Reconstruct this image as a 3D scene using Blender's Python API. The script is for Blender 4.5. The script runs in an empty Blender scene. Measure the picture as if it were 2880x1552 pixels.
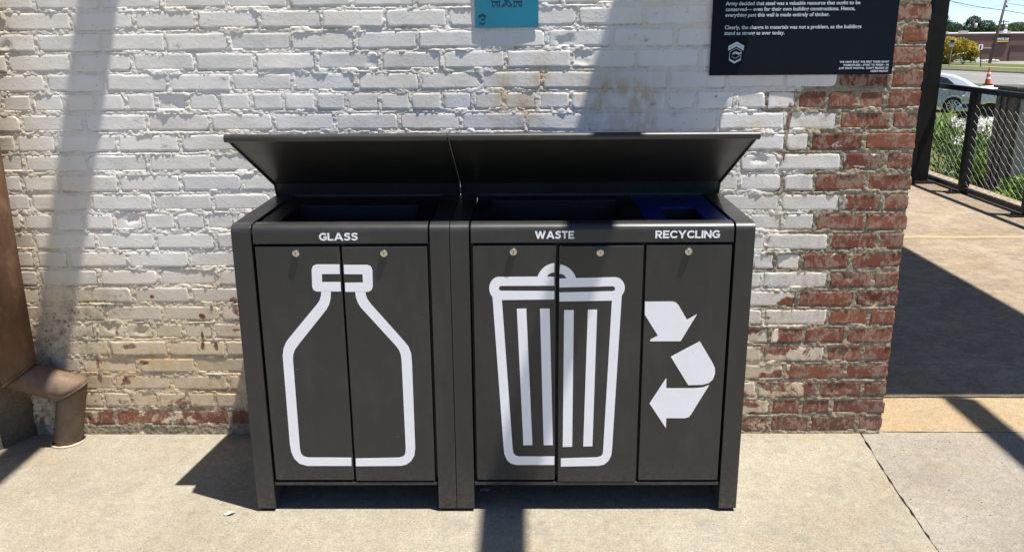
import bpy, bmesh, math, random
import numpy as np
from mathutils import Vector, Matrix

random.seed(7)
S = bpy.context.scene
COL = S.collection
R = math.radians

# ------------------------------------------------------------ camera
cam_d = bpy.data.cameras.new('camera')
cam = bpy.data.objects.new('camera', cam_d)
COL.objects.link(cam)
cam_d.sensor_width = 36.0
cam_d.lens = 30.1865
cam_d.clip_start = 0.05
cam_d.clip_end = 3000
rx = Vector((0.999897, 0.0122135, -0.0075337))
ux = Vector((0.0039198, 0.2725675, 0.9621287))
bx_ = Vector((0.0138044, -0.9620591, 0.2724915))
cam.matrix_world = Matrix(((rx.x, ux.x, bx_.x, 0.9428), (rx.y, ux.y, bx_.y, -3.1616),
                           (rx.z, ux.z, bx_.z, 1.5567), (0, 0, 0, 1)))
S.camera = cam

# ------------------------------------------------------------ sky and sun
SUNV = Vector((0.28, -0.127, 1.0)).normalized()
w = bpy.data.worlds.new('World')
S.world = w
w.use_nodes = True
nt = w.node_tree
nt.nodes.clear()
sky = nt.nodes.new('ShaderNodeTexSky')
sky.sky_type = 'NISHITA'
sky.sun_disc = False
sky.sun_elevation = math.asin(SUNV.z)
sky.sun_rotation = math.atan2(SUNV.x, SUNV.y)
sky.altitude = 600
sky.air_density = 0.5
sky.dust_density = 0.05
sky.ozone_density = 3.5
bg = nt.nodes.new('ShaderNodeBackground')
bg.inputs['Strength'].default_value = 0.100
wo = nt.nodes.new('ShaderNodeOutputWorld')
nt.links.new(sky.outputs[0], bg.inputs[0])
nt.links.new(bg.outputs[0], wo.inputs[0])
sd = bpy.data.lights.new('sun', 'SUN')
sd.energy = 5.0
sd.angle = R(0.55)
sd.color = (1.0, 0.955, 0.88)
sun = bpy.data.objects.new('sun', sd)
COL.objects.link(sun)
sun.location = (3, -3, 12)
sun.rotation_euler = SUNV.to_track_quat('Z', 'Y').to_euler()
S.view_settings.view_transform = 'Standard'
S.view_settings.look = 'None'
S.view_settings.gamma = 1.0
S.view_settings.exposure = 0.88
S.view_settings.use_curve_mapping = False
if S.render.engine == 'CYCLES':
    S.cycles.max_bounces = 8
    S.cycles.diffuse_bounces = 5

# ------------------------------------------------------------ helpers
def tag(o, label=None, cat=None, group=None, kind=None):
    if label: o['label'] = label
    if cat: o['category'] = cat
    if group: o['group'] = group
    if kind: o['kind'] = kind
    return o

def empty(name, loc=(0, 0, 0), label=None, cat=None, group=None):
    o = bpy.data.objects.new(name, None)
    COL.objects.link(o)
    o.location = loc
    o.empty_display_size = 0.1
    return tag(o, label, cat, group)

def link(name, me, mat=None, parent=None, kind=None, smooth=False):
    o = bpy.data.objects.new(name, me)
    COL.objects.link(o)
    if mat is not None:
        me.materials.append(mat)
    if smooth:
        me.polygons.foreach_set('use_smooth', [True] * len(me.polygons))
    if parent is not None:
        o.parent = parent
        # geometry is written in world coordinates: cancel the parents' offset
        off = Vector((0, 0, 0))
        p = parent
        while p is not None:
            off += p.location
            p = p.parent
        o.location = -off
    if kind: o['kind'] = kind
    return o

def bmobj(name, bm, mat=None, parent=None, bevel=0.0, kind=None, smooth=False, seg=2):
    bmesh.ops.recalc_face_normals(bm, faces=bm.faces)
    me = bpy.data.meshes.new(name)
    bm.to_mesh(me)
    bm.free()
    o = link(name, me, mat, parent, kind, smooth)
    if bevel > 0:
        m = o.modifiers.new('edge', 'BEVEL')
        m.width = bevel
        m.segments = seg
        m.limit_method = 'ANGLE'
        m.angle_limit = R(35)
        m.harden_normals = False
    return o

def box(bm, x0, x1, y0, y1, z0, z1):
    v = [bm.verts.new(p) for p in ((x0, y0, z0), (x1, y0, z0), (x1, y1, z0), (x0, y1, z0),
                                   (x0, y0, z1), (x1, y0, z1), (x1, y1, z1), (x0, y1, z1))]
    for f in ((0, 3, 2, 1), (4, 5, 6, 7), (0, 1, 5, 4), (1, 2, 6, 5), (2, 3, 7, 6), (3, 0, 4, 7)):
        bm.faces.new([v[i] for i in f])

def B(*boxes):
    bm = bmesh.new()
    for b in boxes: box(bm, *b)
    return bm

def prism(bm, pts, axis, a, b):
    """extrude a 2D outline along an axis; axis 'x' takes (y,z) points, 'y' takes (x,z), 'z' takes (x,y)"""
    def P(p, t):
        return {'x': (t, p[0], p[1]), 'y': (p[0], t, p[1]), 'z': (p[0], p[1], t)}[axis]
    A = [bm.verts.new(P(p, a)) for p in pts]
    C = [bm.verts.new(P(p, b)) for p in pts]
    n = len(pts)
    f1 = bm.faces.new(A)
    f2 = bm.faces.new(C[::-1])
    f1.normal_update(); f2.normal_update()
    for i in range(n):
        bm.faces.new((A[i], C[i], C[(i + 1) % n], A[(i + 1) % n]))
    bmesh.ops.triangulate(bm, faces=[f1, f2], ngon_method='EAR_CLIP')

def tube(bm, p0, p1, r0, r1=None, n=8, cap=True):
    r1 = r0 if r1 is None else r1
    p0, p1 = Vector(p0), Vector(p1)
    d = (p1 - p0).normalized()
    a = d.orthogonal().normalized()
    b = d.cross(a)
    A = [bm.verts.new(p0 + (a * math.cos(t) + b * math.sin(t)) * r0) for t in [2 * math.pi * i / n for i in range(n)]]
    C = [bm.verts.new(p1 + (a * math.cos(t) + b * math.sin(t)) * r1) for t in [2 * math.pi * i / n for i in range(n)]]
    for i in range(n):
        bm.faces.new((A[i], A[(i + 1) % n], C[(i + 1) % n], C[i]))
    if cap:
        bm.faces.new(A[::-1]); bm.faces.new(C)

def disc(bm, c, axis, r, depth, n=24):
    c = Vector(c); ax = Vector(axis).normalized()
    tube(bm, c, c + ax * depth, r, r, n)

def pydata(name, verts, faces, mat, parent=None, kind=None, smooth=False):
    me = bpy.data.meshes.new(name)
    me.from_pydata([tuple(v) for v in verts], [], [tuple(f) for f in faces])
    return link(name, me, mat, parent, kind, smooth)

def text(name, body, x, y, z, size, mat, parent, align='LEFT', off=0.0, sx=1.0, rotz=0.0, spacing=1.0, line=1.0):
    cu = bpy.data.curves.new(name, 'FONT')
    cu.body = body
    cu.size = size
    cu.align_x = align
    cu.offset = off
    cu.space_character = spacing
    cu.space_line = line
    cu.resolution_u = 3
    cu.extrude = 0.00005
    o = bpy.data.objects.new(name + '_src', cu)
    COL.objects.link(o)
    bpy.context.view_layer.update()
    me = bpy.data.meshes.new_from_object(o.evaluated_get(bpy.context.evaluated_depsgraph_get()))
    bpy.data.objects.remove(o)
    me.name = name
    m = Matrix.Translation((x, y, z)) @ Matrix.Rotation(rotz, 4, 'Z') @ Matrix.Rotation(R(90), 4, 'X') @ Matrix.Diagonal((sx, 1, 1, 1))
    me.transform(m)
    me.materials.clear()
    return link(name, me, mat, parent)

# ------------------------------------------------------------ noise on arrays
def _h(ix, iz, s):
    h = (ix.astype(np.int64) * 374761393 + iz.astype(np.int64) * 668265263 + s * 974711) & 0xffffffff
    h = ((h ^ (h >> 13)) * 1274126177) & 0xffffffff
    return ((h ^ (h >> 16)) & 0xffffff) / float(0xffffff)

def vn(x, z, f, s=0):
    x = np.asarray(x, float) * f; z = np.asarray(z, float) * f
    ix = np.floor(x); iz = np.floor(z)
    fx = x - ix; fz = z - iz
    fx = fx * fx * (3 - 2 * fx); fz = fz * fz * (3 - 2 * fz)
    a = _h(ix, iz, s); b = _h(ix + 1, iz, s); c = _h(ix, iz + 1, s); d = _h(ix + 1, iz + 1, s)
    return (a * (1 - fx) + b * fx) * (1 - fz) + (c * (1 - fx) + d * fx) * fz

def fbm(x, z, f, o=4, s=0, g=0.5):
    t = 0; a = 1.0; n = 0
    for i in range(o):
        t = t + a * vn(x, z, f * 2 ** i, s + 17 * i); n += a; a *= g
    return t / n

def ss(x, a, b):
    t = np.clip((np.asarray(x, float) - a) / (b - a), 0, 1)
    return t * t * (3 - 2 * t)

# ------------------------------------------------------------ materials
class N:
    def __init__(self, name):
        self.m = bpy.data.materials.new(name)
        self.m.use_nodes = True
        self.t = self.m.node_tree
        self.t.nodes.clear()
        self.out = self.n('ShaderNodeOutputMaterial')
        self.b = self.n('ShaderNodeBsdfPrincipled')
        self.l(self.b.outputs[0], self.out.inputs[0])
        self.pos = self.n('ShaderNodeNewGeometry').outputs['Position']
    def n(self, t, **k):
        x = self.t.nodes.new(t)
        for a, b in k.items(): setattr(x, a, b)
        return x
    def l(self, a, b): self.t.links.new(a, b)
    def put(self, sock, v):
        if hasattr(v, 'links') or isinstance(v, bpy.types.NodeSocket): self.l(v, sock)
        elif isinstance(v, (tuple, list)): sock.default_value = tuple(v) + ((1,) if len(v) == 3 and len(sock.default_value) == 4 else ())
        else: sock.default_value = v
    def noise(self, scale, detail=4, rough=0.5, vec=None, dist=0.0):
        x = self.n('ShaderNodeTexNoise')
        x.inputs['Scale'].default_value = scale
        x.inputs['Detail'].default_value = detail
        x.inputs['Roughness'].default_value = rough
        x.inputs['Distortion'].default_value = dist
        self.l(vec if vec is not None else self.pos, x.inputs['Vector'])
        return x.outputs['Fac']
    def vor(self, scale, vec=None, feature='F1', rnd=1.0):
        x = self.n('ShaderNodeTexVoronoi', feature=feature)
        x.inputs['Scale'].default_value = scale
        x.inputs['Randomness'].default_value = rnd
        self.l(vec if vec is not None else self.pos, x.inputs['Vector'])
        return x
    def scale(self, s, vec=None):
        x = self.n('ShaderNodeVectorMath', operation='MULTIPLY')
        self.l(vec if vec is not None else self.pos, x.inputs[0])
        x.inputs[1].default_value = s
        return x.outputs[0]
    def mr(self, v, a, b, c=0.0, d=1.0, smooth=False):
        x = self.n('ShaderNodeMapRange')
        if smooth: x.interpolation_type = 'SMOOTHSTEP'
        self.put(x.inputs[0], v)
        for i, k in enumerate((a, b, c, d)): self.put(x.inputs[i + 1], k)
        return x.outputs[0]
    def math(self, op, a, b=0.0, clamp=False):
        x = self.n('ShaderNodeMath', operation=op, use_clamp=clamp)
        self.put(x.inputs[0], a); self.put(x.inputs[1], b)
        return x.outputs[0]
    def mix(self, f, a, b):
        x = self.n('ShaderNodeMix', data_type='RGBA')
        self.put(x.inputs[0], f); self.put(x.inputs[6], a); self.put(x.inputs[7], b)
        return x.outputs[2]
    def mul(self, a, f):
        """colour times a scalar"""
        x = self.n('ShaderNodeMix', data_type='RGBA', blend_type='MULTIPLY')
        x.inputs[0].default_value = 1.0
        self.put(x.inputs[6], a)
        self.put(x.inputs[7], f)
        return x.outputs[2]
    def attr(self, name):
        x = self.n('ShaderNodeAttribute', attribute_name=name)
        return x.outputs['Fac']
    def bump(self, h, strength=1.0, dist=0.001, prev=None):
        x = self.n('ShaderNodeBump')
        x.inputs['Strength'].default_value = strength
        x.inputs['Distance'].default_value = dist
        self.l(h, x.inputs['Height'])
        if prev is not None: self.l(prev, x.inputs['Normal'])
        self.l(x.outputs[0], self.b.inputs['Normal'])
        return x.outputs[0]
    def fin(self, col=None, rough=None, metal=None, spec=None):
        if col is not None: self.put(self.b.inputs['Base Color'], col)
        if rough is not None: self.put(self.b.inputs['Roughness'], rough)
        if metal is not None: self.put(self.b.inputs['Metallic'], metal)
        if spec is not None: self.put(self.b.inputs['Specular IOR Level'], spec)
        return self.m

def simple(name, col, rough=0.5, metal=0.0, var=0.12, sc=20.0, bump=0.0, bs=200.0, spec=0.5):
    q = N(name)
    n = q.noise(sc, 5, 0.6)
    c = q.mix(q.mr(n, 0.3, 0.7), tuple(k * (1 - var) for k in col), tuple(min(1, k * (1 + var)) for k in col))
    r = q.mr(q.noise(sc * 2.3, 3), 0.3, 0.7, max(0, rough - 0.06), min(1, rough + 0.06))
    if bump: q.bump(q.noise(bs, 3), 1.0, bump)
    return q.fin(c, r, metal, spec)

def mat_masonry():
    q = N('painted_masonry')
    paint, warm, och, dark = q.attr('paint'), q.attr('warm'), q.attr('ochre'), q.attr('dark')
    tone, isb = q.attr('tone'), q.attr('brick')
    n1 = q.mr(q.noise(13, 9, 0.68, dist=0.6), 0.33, 0.67)
    d = q.math('SUBTRACT', paint, n1)
    mask = q.mr(d, -0.07, 0.07)
    # bare brick with mortar smears, bare mortar
    red = q.mix(tone, (0.155, 0.048, 0.030), (0.300, 0.108, 0.054))
    red = q.mix(q.mr(q.noise(45, 6, 0.7), 0.35, 0.75), red, (0.17, 0.062, 0.042))
    smear = q.mr(q.math('ADD', q.math('MULTIPLY', q.noise(16, 7, 0.72, dist=0.8), 0.62), q.math('MULTIPLY', q.noise(90, 4, 0.7, q.scale((1, 1, 0.45))), 0.38)), 0.485, 0.55)
    red = q.mix(q.math('MULTIPLY', smear, 0.72), red, (0.34, 0.25, 0.19))
    mort = q.mix(q.mr(q.noise(85, 5, 0.7), 0.3, 0.7), (0.215, 0.18, 0.125), (0.47, 0.40, 0.285))
    mort = q.mix(q.mr(q.noise(9, 3), 0.4, 0.62), mort, q.mul(mort, (0.84, 0.86, 0.88)))
    sub = q.mix(isb, mort, red)
    # paint
    pc = q.mix(warm, (0.86, 0.825, 0.785), (0.68, 0.565, 0.40))
    pc = q.mul(pc, q.mix(q.mr(q.noise(6, 6, 0.6), 0.3, 0.7), (0.90, 0.90, 0.90), (1, 1, 1)))
    thin = q.math('MULTIPLY', q.mr(q.noise(30, 7, 0.75, q.scale((1, 1, 0.55)), 0.5), 0.46, 0.66), q.mr(paint, 0.55, 1.08, 0.75, 0.04))
    pc = q.mix(thin, pc, q.mix(0.5, sub, (0.50, 0.36, 0.28)))
    of = q.math('MULTIPLY', och, q.mr(q.noise(28, 6, 0.72, q.scale((1, 1, 0.5))), 0.34, 0.56))
    pc = q.mix(q.math('MULTIPLY', of, 0.80), pc, (0.56, 0.35, 0.13))
    col = q.mix(mask, sub, pc)
    # specks and mildew spots
    v1 = q.vor(70)
    rnd = q.n('ShaderNodeSeparateColor'); q.l(v1.outputs['Color'], rnd.inputs[0])
    sp = q.math('MULTIPLY', q.mr(v1.outputs['Distance'], 0.10, 0.22, 1, 0), q.mr(rnd.outputs[0], 0.84, 0.88))
    col = q.mix(q.math('MULTIPLY', sp, 0.5), col, (0.20, 0.15, 0.12))
    v2 = q.vor(55)
    rn2 = q.n('ShaderNodeSeparateColor'); q.l(v2.outputs['Color'], rn2.inputs[0])
    sp2 = q.math('MULTIPLY', q.mr(v2.outputs['Distance'], 0.16, 0.34, 1, 0), q.math('MULTIPLY', dark, q.mr(rn2.outputs[1], 0.45, 0.55)))
    col = q.mix(q.math('MULTIPLY', sp2, 0.85), col, (0.07, 0.06, 0.055))
    dirt = q.math('MULTIPLY', dark, q.mr(q.noise(20, 6, 0.7), 0.42, 0.66))
    col = q.mix(q.math('MULTIPLY', dirt, 0.75), col, (0.115, 0.09, 0.065))
    # fine relief
    h1 = q.noise(75, 4, 0.6)
    v3 = q.vor(62)
    rn3 = q.n('ShaderNodeSeparateColor'); q.l(v3.outputs['Color'], rn3.inputs[0])
    pim = q.math('MULTIPLY', q.mr(v3.outputs['Distance'], 0.05, 0.26, 1, 0, True), q.mr(rn3.outputs[2], 0.55, 0.6))
    hh = q.math('ADD', q.math('MULTIPLY', h1, 0.85), q.math('MULTIPLY', pim, 0.40))
    hh = q.math('ADD', hh, q.math('MULTIPLY', q.noise(230, 3, 0.6), q.mix(isb, (2.0, 2.0, 2.0), (0.45, 0.45, 0.45))))
    hh = q.math('ADD', hh, q.math('MULTIPLY', mask, 0.3))
    q.bump(hh, 1.0, 0.00085)
    return q.fin(col, q.mix(mask, (0.9, 0.9, 0.9), (0.62, 0.62, 0.62)), 0, 0.35)

def mat_concrete(name, base, base2, rust=0.3, brush=True, bump=0.0012, stain=(0.17, 0.155, 0.135), seed=0.0):
    q = N(name)
    off = q.n('ShaderNodeVectorMath', operation='ADD')
    q.l(q.pos, off.inputs[0]); off.inputs[1].default_value = (seed, seed * 1.7, 0)
    p = off.outputs[0]
    c = q.mix(q.mr(q.noise(1.7, 7, 0.62, p), 0.34, 0.66), base, base2)
    c = q.mix(q.math('MULTIPLY', q.mr(q.noise(2.6, 6, 0.62, p, 0.8), 0.52, 0.72), rust), c, (0.37, 0.225, 0.105))
    c = q.mul(c, q.mix(q.mr(q.noise(150, 4, 0.75, p), 0.3, 0.7), (0.62, 0.62, 0.62), (1.20, 1.20, 1.20)))
    c = q.mul(c, q.mix(q.mr(q.noise(26, 5, 0.7, p), 0.3, 0.7), (0.84, 0.84, 0.85), (1.10, 1.10, 1.09)))
    c = q.mul(c, q.mix(q.mr(q.vor(120, p).outputs['Color'], 0.0, 1.0), (0.86, 0.86, 0.86), (1.08, 1.08, 1.08)))
    if not brush and bump > .004:
        c = q.mul(c, q.mix(q.mr(q.noise(9, 8, 0.75, q.scale((1, 1.15, 1), p), 0.6), 0.40, 0.60), (0.74, 0.74, 0.76), (1.05, 1.05, 1.05)))
    # soft grey patches and small dark blots
    st = q.mr(q.noise(5.5, 3, 0.5, p, 0.3), 0.60, 0.70)
    c = q.mix(q.math('MULTIPLY', st, 0.30), c, stain)
    v = q.vor(11, p)
    r = q.n('ShaderNodeSeparateColor'); q.l(v.outputs['Color'], r.inputs[0])
    blot = q.math('MULTIPLY', q.mr(v.outputs['Distance'], 0.10, 0.19, 1, 0), q.mr(r.outputs[0], 0.90, 0.92))
    c = q.mix(q.math('MULTIPLY', blot, 0.5), c, stain)
    v2 = q.vor(45, p)
    r2 = q.n('ShaderNodeSeparateColor'); q.l(v2.outputs['Color'], r2.inputs[0])
    pit = q.math('MULTIPLY', q.mr(v2.outputs['Distance'], 0.06, 0.14, 1, 0), q.mr(r2.outputs[1], 0.90, 0.93))
    c = q.mix(q.math('MULTIPLY', pit, 0.7), c, (0.10, 0.085, 0.07))
    h = q.math('ADD', q.noise(170, 4, 0.75, p), q.math('MULTIPLY', pit, -1.2))
    if brush:
        h = q.math('ADD', h, q.math('MULTIPLY', q.noise(1, 2, 0.5, q.scale((170, 14, 30), p)), 0.7))
    q.bump(h, 1.0, bump)
    return q.fin(c, 0.88, 0, 0.25)

def mat_powder():
    q = N('charcoal_powder_coat')
    c = q.mix(q.mr(q.noise(3.0, 5, 0.6), 0.3, 0.7), (0.0265, 0.0263, 0.0258), (0.031, 0.0307, 0.030))
    dust = q.math('MULTIPLY', q.mr(q.noise(7, 8, 0.7, q.scale((1, 1, 0.4))), 0.50, 0.80), 0.16)
    c = q.mix(dust, c, (0.15, 0.14, 0.125))
    drip = q.math('MULTIPLY', q.mr(q.noise(1, 5, 0.7, q.scale((55, 55, 3.0))), 0.60, 0.78), 0.10)
    c = q.mix(drip, c, (0.16, 0.15, 0.135))
    zz = q.n('ShaderNodeSeparateXYZ'); q.l(q.pos, zz.inputs[0])
    foot = q.math('MULTIPLY', q.mr(zz.outputs[2], 0.20, 0.02), q.mr(q.noise(60, 6, 0.7), 0.45, 0.7))
    c = q.mix(q.math('MULTIPLY', foot, 0.35), c, (0.20, 0.18, 0.15))
    v = q.vor(38)
    r = q.n('ShaderNodeSeparateColor'); q.l(v.outputs['Color'], r.inputs[0])
    sp = q.math('MULTIPLY', q.mr(v.outputs['Distance'], 0.03, 0.06, 1, 0), q.mr(r.outputs[0], 0.955, 0.96))
    c = q.mix(q.math('MULTIPLY', sp, 0.6), c, (0.4, 0.38, 0.34))
    q.bump(q.noise(900, 2), 0.6, 0.00012)
    return q.fin(c, q.mr(q.noise(9, 5), 0.3, 0.7, 0.33, 0.42), 0.0, 0.5)

def mat_rust():
    q = N('weathered_copper_brown_pipe')
    c = q.mix(q.mr(q.noise(9, 6, 0.65, q.scale((1, 1, 0.35))), 0.3, 0.7), (0.070, 0.034, 0.020), (0.155, 0.078, 0.042))
    c = q.mix(q.mr(q.noise(22, 6, 0.7, q.scale((1, 1, 0.5)), 0.5), 0.5, 0.7), c, (0.20, 0.12, 0.065))
    z = q.n('ShaderNodeSeparateXYZ'); q.l(q.pos, z.inputs[0])
    low = q.mr(z.outputs[2], 0.45, 0.20)
    c = q.mix(q.math('MULTIPLY', low, 0.7), c, q.mix(q.mr(q.noise(16, 6, 0.7, q.scale((1, 1, 0.4))), 0.35, 0.65), (0.13, 0.10, 0.068), (0.24, 0.185, 0.13)))
    v = q.vor(60)
    c = q.mix(q.mr(v.outputs['Distance'], 0.05, 0.12, 0.5, 0), c, (0.10, 0.07, 0.05))
    q.bump(q.noise(60, 5, 0.7), 1.0, 0.0006)
    return q.fin(c, q.mr(q.noise(12, 4), 0.3, 0.7, 0.55, 0.75), 0.0, 0.35)

def mat_leaf(name, a, b, c3=None, sc=3.0, trans=0.3):
    q = N(name)
    rnd = q.n('ShaderNodeNewGeometry').outputs['Random Per Island']
    c = q.mix(rnd, a, b)
    c = q.mix(q.mr(q.noise(sc, 3), 0.35, 0.65), c, c3 if c3 else tuple(k * 0.7 for k in a))
    q.fin(c, 0.5, 0, 0.4)
    tr = q.n('ShaderNodeBsdfTranslucent')
    q.l(c, tr.inputs[0])
    mx = q.n('ShaderNodeMixShader'); mx.inputs[0].default_value = trans
    q.l(q.b.outputs[0], mx.inputs[1]); q.l(tr.outputs[0], mx.inputs[2])
    q.l(mx.outputs[0], q.out.inputs[0])
    return q.m

M = {}
M['masonry'] = mat_masonry()
M['pave'] = mat_concrete('broomed_concrete', (0.284, 0.250, 0.190), (0.350, 0.318, 0.250), 0.28)
M['pave2'] = mat_concrete('trowelled_grey_concrete', (0.245, 0.217, 0.176), (0.318, 0.288, 0.238), 0.15, False, 0.0006, seed=5.3)
M['strip'] = mat_concrete('ochre_concrete', (0.345, 0.25, 0.142), (0.365, 0.285, 0.18), 0.28, False, 0.0005, seed=9.1)
M['dock'] = mat_concrete('worn_dock_concrete', (0.33, 0.262, 0.185), (0.43, 0.345, 0.25), 0.28, False, 0.006, seed=2.2)
M['kerb'] = mat_concrete('far_concrete', (0.40, 0.37, 0.31), (0.5, 0.46, 0.39), 0.1, False)
M['stucco'] = mat_concrete('stained_render', (0.10, 0.072, 0.048), (0.20, 0.165, 0.125), 0.35, False, 0.003, seed=3.3, stain=(0.07, 0.06, 0.05))
M['powder'] = mat_powder()
M['black'] = simple('black_liner_plastic', (0.006, 0.0065, 0.008), 0.5)
M['blue'] = simple('blue_liner_plastic', (0.004, 0.018, 0.17), 0.38)
M['vinyl'] = simple('white_vinyl', (0.89, 0.89, 0.92), 0.45, 0, 0.02)
M['chrome'] = simple('lock_steel', (0.62, 0.59, 0.52), 0.25, 1.0, 0.08, 300)
M['slot'] = simple('lock_slot', (0.03, 0.025, 0.02), 0.5)
M['rust'] = mat_rust()
M['bead'] = simple('sealant_bead', (0.50, 0.40, 0.29), 0.7)
M['steel'] = simple('black_painted_steel', (0.008, 0.008, 0.009), 0.5, 0.0, 0.2, 8, 0.0003, 60, 0.25)
M['steel2'] = simple('dark_grey_painted_steel', (0.010, 0.0095, 0.009), 0.6, 0.0, 0.25, 8, 0, 200, 0.2)
M['wire'] = simple('galvanised_wire', (0.20, 0.20, 0.19), 0.45, 0.6, 0.1)
M['teal'] = simple('teal_sign_face', (0.010, 0.200, 0.305), 0.32, 0, 0.08, 6)
M['navy'] = simple('navy_sign_face', (0.0035, 0.0065, 0.014), 0.55, 0, 0.1, 5, 0, 200, 0.15)
M['signwhite'] = simple('sign_lettering', (0.62, 0.68, 0.72), 0.5, 0, 0.02)
M['signdark'] = simple('sign_dark_print', (0.006, 0.008, 0.02), 0.5, 0, 0.02)
M['paper'] = simple('paper', (0.50, 0.46, 0.38), 0.8)
q = N('worn_yellow_paint')
M['yellowpaint'] = q.fin(q.mix(q.mr(q.noise(14, 6, .7), .42, .60), (.33, .265, .19), (.42, .29, .12)), .9, 0, .2)

# ============================================================ ground slabs
def jag(pts, step=0.05, amp=0.004, seed=1):
    """subdivide an outline edge list and roughen it"""
    rr = random.Random(seed)
    out = []
    for a, b in zip(pts[:-1], pts[1:]):
        n = max(1, int(math.dist(a, b) / step))
        for i in range(n):
            t = i / n
            out.append((a[0] + (b[0] - a[0]) * t + rr.uniform(-amp, amp), a[1] + (b[1] - a[1]) * t + rr.uniform(-amp, amp)))
    out.append(pts[-1])
    return out

CR = [(2.292, 0.012), (2.262, -0.25), (2.245, -0.44), (2.222, -0.82), (2.19, -1.4), (2.15, -2.2), (2.06, -4.0), (2.0, -6.0)]
crackL = jag(CR, 0.03, 0.0035, 3)
crackR = jag([(x + 0.007, y) for x, y in CR], 0.03, 0.0035, 4)
front = jag([(2.30, 0.012), (3.0, 0.008), (5.6, 0.004)], 0.04, 0.004, 5)
bm = bmesh.new(); prism(bm, crackL[::-1] + [(-6, 0.0125)][:0] + crackL[:0] + [(2.292, 0.0125), (2.292, 0.30), (-6, 0.30), (-6, -6)], 'z', -0.12, 0.0)
bmobj('pavement_slab', bm, M['pave'], kind='structure')
bm = bmesh.new(); prism(bm, crackR + [(5.6, -6.0)] + front[::-1], 'z', -0.12, -0.0015)
bmobj('pavement_slab', bm, M['pave2'], kind='structure')
thA = jag([(2.30, 0.022), (3.1, 0.016), (5.6, 0.012)], 0.05, 0.003, 6)
thB = jag([(2.30, 0.352), (3.4, 0.350), (5.6, 0.346)], 0.05, 0.002, 7)
bm = bmesh.new(); prism(bm, thA + thB[::-1], 'z', -0.12, -0.003)
bmobj('threshold_strip', bm, M['strip'], kind='structure')
dkA = jag([(-6.0, 0.362), (2.3, 0.362), (5.6, 0.357)], 0.05, 0.003, 8)
bm = bmesh.new(); prism(bm, dkA + [(5.6, 8.4), (-6, 8.4)], 'z', -0.12, 0.0)
bmobj('dock_floor', bm, M['dock'], kind='structure')
bmobj('slab_foundation', B((-6, 5.6, -6, 8.4, -0.62, -0.13)), M['kerb'], kind='structure')
bm = bmesh.new(); prism(bm, jag([(3.3, 3.362), (4.0, 3.35), (5.1, 3.335)], 0.1, 0.006, 2) + jag([(5.1, 3.405), (4.2, 3.42), (3.3, 3.437)], 0.1, 0.008, 9), 'z', 0.0005, 0.004)
bmobj('floor_line', bm, M['yellowpaint'], kind='structure')

# ============================================================ brick wall
Z0, CP = 0.0113, 0.075
XL_, XR_ = -1.16, 2.373
OL = ([0, 1, 2, 3, 4, 5, 6, 7, 8, 9, 10, 11, 12, 13, 14, 15, 16, 17, 18, 19, 20, 21, 22, 26],
      [.44, .49, .48, .45, .40, .38, .35, .32, .25, .23, .19, .20, .17, .14, .15, .12, .10, .08, .02, -.03, -.11, -.11, -.18, -.3])
def course_z(k, x):
    """bottom of course k at x: the courses dip gently towards the corner pier"""
    o = np.interp(k, OL[0], OL[1])
    om = np.interp(k, [0, 17, 22, 26], [.25, .05, -.14, -.2])
    x = np.asarray(x, float)
    off = np.interp(x, [-1.0, 0.0, 0.9, 1.75, 2.4], [o, o * .9 + om * .1, om, 0.0, 0.0])
    return Z0 + CP * (k + off) + (vn(x, x * 0 + k * 3.1, 3.0, 5) - .5) * 0.004

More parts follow.
